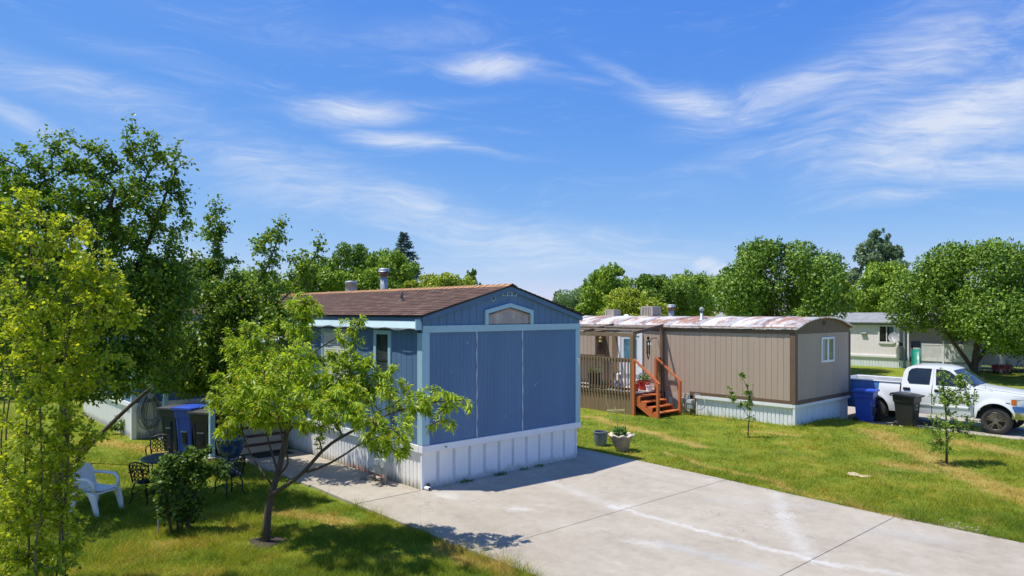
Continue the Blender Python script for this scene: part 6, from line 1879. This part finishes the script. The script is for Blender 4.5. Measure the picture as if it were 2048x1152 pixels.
TB = [('maple_tree', 'big rounded maple tree rising behind the tan home roof', 30, 1545, 478, 46, 270, 660, MAPLE, 22000, .24, 24),
      ('shade_tree', 'big spreading shade tree with forked trunk at the right edge of the picture', 31, 1972, 487, 40.5, 340, 702, MAPLE, 34000, .21, 26),
      ('poplar_tree', 'tall open grey-green poplar above the white home', 32, 1757, 448, 75, 110, 640, GREYG, 9000, .34, 15),
      ('bushy_tree', 'bright green bushy tree just above the white home roof', 33, 1765, 522, 62, 150, 650, BRIGHT, 13000, .26, 16),
      ('bushy_tree', 'light green tree between the maple and the poplar', 34, 1690, 545, 80, 90, 650, YELLOWG, 7000, .34, 12),
      ('young_tree', 'narrow bright tree with a tall tip behind the deck pergola', 35, 1225, 528, 62, 115, 650, BRIGHT, 9000, .26, 14),
      ('bushy_tree', 'green tree directly behind the louvred cooler', 36, 1315, 548, 58, 150, 650, MAPLE, 10000, .24, 14),
      ('bushy_tree', 'bright green tree behind the flue of the tan home', 37, 1375, 545, 64, 140, 650, BRIGHT, 9000, .26, 14),
      ('bushy_tree', 'yellow-green bushes behind the far end of the tan roof', 38, 1265, 576, 56, 150, 660, YELLOWG, 8000, .22, 12),
      ('far_tree', 'pale tree, haze in its leaf colour, at the far end of the lane, left of the tan roof', 39, 1165, 576, 130, 130, 640, FARG, 7000, .5, 14),
      ('distant_tree', 'small dark distant tree just right of the blue gable', 40, 1122, 582, 210, 52, 640, GREYG, 4000, .7, 12),  # the grey-green leaf colour also imitates the haze of distance here
      ('locust_tree', 'tall green locust tree left of the spruce behind the blue roof', 41, 705, 486, 48, 150, 640, MAPLE, 12000, .22, 16),
      ('locust_tree', 'bright locust tree right behind the flue of the blue home', 42, 775, 500, 46, 160, 640, BRIGHT, 12000, .22, 16),
      ('locust_tree', 'yellow-green tree directly left of the blue home flues', 43, 640, 515, 45, 150, 640, BRIGHT, 10000, .22, 14),
      ('bushy_tree', 'low yellow-green bush behind the blue home ridge', 44, 885, 546, 52, 150, 640, YELLOWG, 8000, .22, 12),
      ('young_tree', 'small dark tree rising behind the ridge near the blue gable', 45, 945, 535, 55, 60, 640, MAPLE, 5000, .2, 10),
      ('bushy_tree', 'yellow tree low between the locust and the spruce', 46, 830, 560, 44, 90, 640, YELLOWG, 7000, .2, 12),
      ('shade_tree', 'dark tree behind the tall pear tree at the left edge', 47, 60, 480, 32, 330, 700, MAPLE, 15000, .2, 20),
      ('shade_tree', 'dark tree behind the added room of the blue home', 48, 330, 520, 38, 300, 700, MAPLE, 15000, .22, 20),
      ('shade_tree', 'green tree behind the leaning pear tree', 49, 520, 540, 44, 190, 660, BRIGHT, 11000, .22, 16),
      ('bushy_tree', 'hedge-like tree beyond the left lawn', 50, 160, 640, 34, 330, 790, MAPLE, 12000, .2, 16),
      ('bushy_tree', 'bright green tree at the end of the lane, next to the pale far tree', 52, 1195, 545, 70, 90, 650, BRIGHT, 8000, .28, 12),
      ('bushy_tree', 'broad green tree behind the maple, left of the white home', 51, 1450, 550, 70, 200, 650, BRIGHT, 9000, .3, 14)]
for (nm, lab, sd_, u, vt, d, wpx, vc, mt, n, L, lobes) in TB:
    bg_tree(nm, lab, sd_, u, vt, d, wpx, vc, mt, int(n * 2.0), L * .68, lobes=int(lobes * 2.2), open_=0, fork=3 if sd_ == 31 else 0, ground_u=1946 if sd_ == 31 else None)

def spruce(name, label, seed, u, vtop, d, wpx, vbot, n_wh=26):
    rng = np.random.default_rng(seed)
    base = Vector(((u - 1024) / FPX * d, d, -.22))
    root = thing(name, label, 'tree', base, 0, 'trees behind the homes')
    H = CAM_H - (vtop - HOR) / FPX * d + .22
    zb_ = max(.6, CAM_H - (vbot - HOR) / FPX * d + .22)
    hw = wpx / 2 / FPX * d
    wood = MB().tube([(0, 0, -.1), (0, 0, H * .5), (0, 0, H)], [.2, .12, .02], 8)
    P, D = [], []
    for k in range(n_wh):
        t = k / (n_wh - 1)
        z = zb_ + (H - zb_) * t
        rl = hw * (1 - t) ** .85 + .12
        for j in range(9):
            a = rng.uniform(0, 6.283)
            l = rl * rng.uniform(.65, 1.12)
            dr_ = np.array([math.cos(a), math.sin(a), 0])
            m = 16 + int(l * 26)
            s = rng.random(m) ** .8
            bend = np.array([0, 0, 1.]) * (.30 * l * s ** 2 - .28 * l * s)[:, None]
            p = dr_ * (l * s)[:, None] + bend + np.array([0, 0, z])
            sidev = np.array([-dr_[1], dr_[0], 0])
            off = sidev * (rng.normal(size=m) * .16 * l * (1 - s * .7))[:, None]
            P.append(p + off + rng.normal(size=(m, 3)) * .04)
            D.append(unit(dr_ * .8 + np.sign(rng.normal(size=m))[:, None] * sidev * .5 + rng.normal(size=(m, 3)) * .35))
            wood.tube([(0, 0, z), tuple(dr_ * l * .5 + np.array([0, 0, z - .065 * l])), tuple(dr_ * l * .95 + np.array([0, 0, z]))], [.03, .02, .008], 4)
    P, D = np.concatenate(P), np.concatenate(D)
    LL = rng.uniform(.14, .30, len(P))
    V, T = leaf_arrays(P, D, LL, LL * .16, .05, rng)
    link('crown', tri_mesh('crown', V, T, NEEDLE), root)
    wood.build('trunk', BARK, root)
spruce('spruce_tree', 'blue-grey spruce rising above the roof of the blue home', 60, 808, 467, 55, 110, 600)
spruce('spruce_tree', 'dark spruce half hidden behind the coolers on the tan roof', 61, 1285, 560, 60, 60, 640, 16)
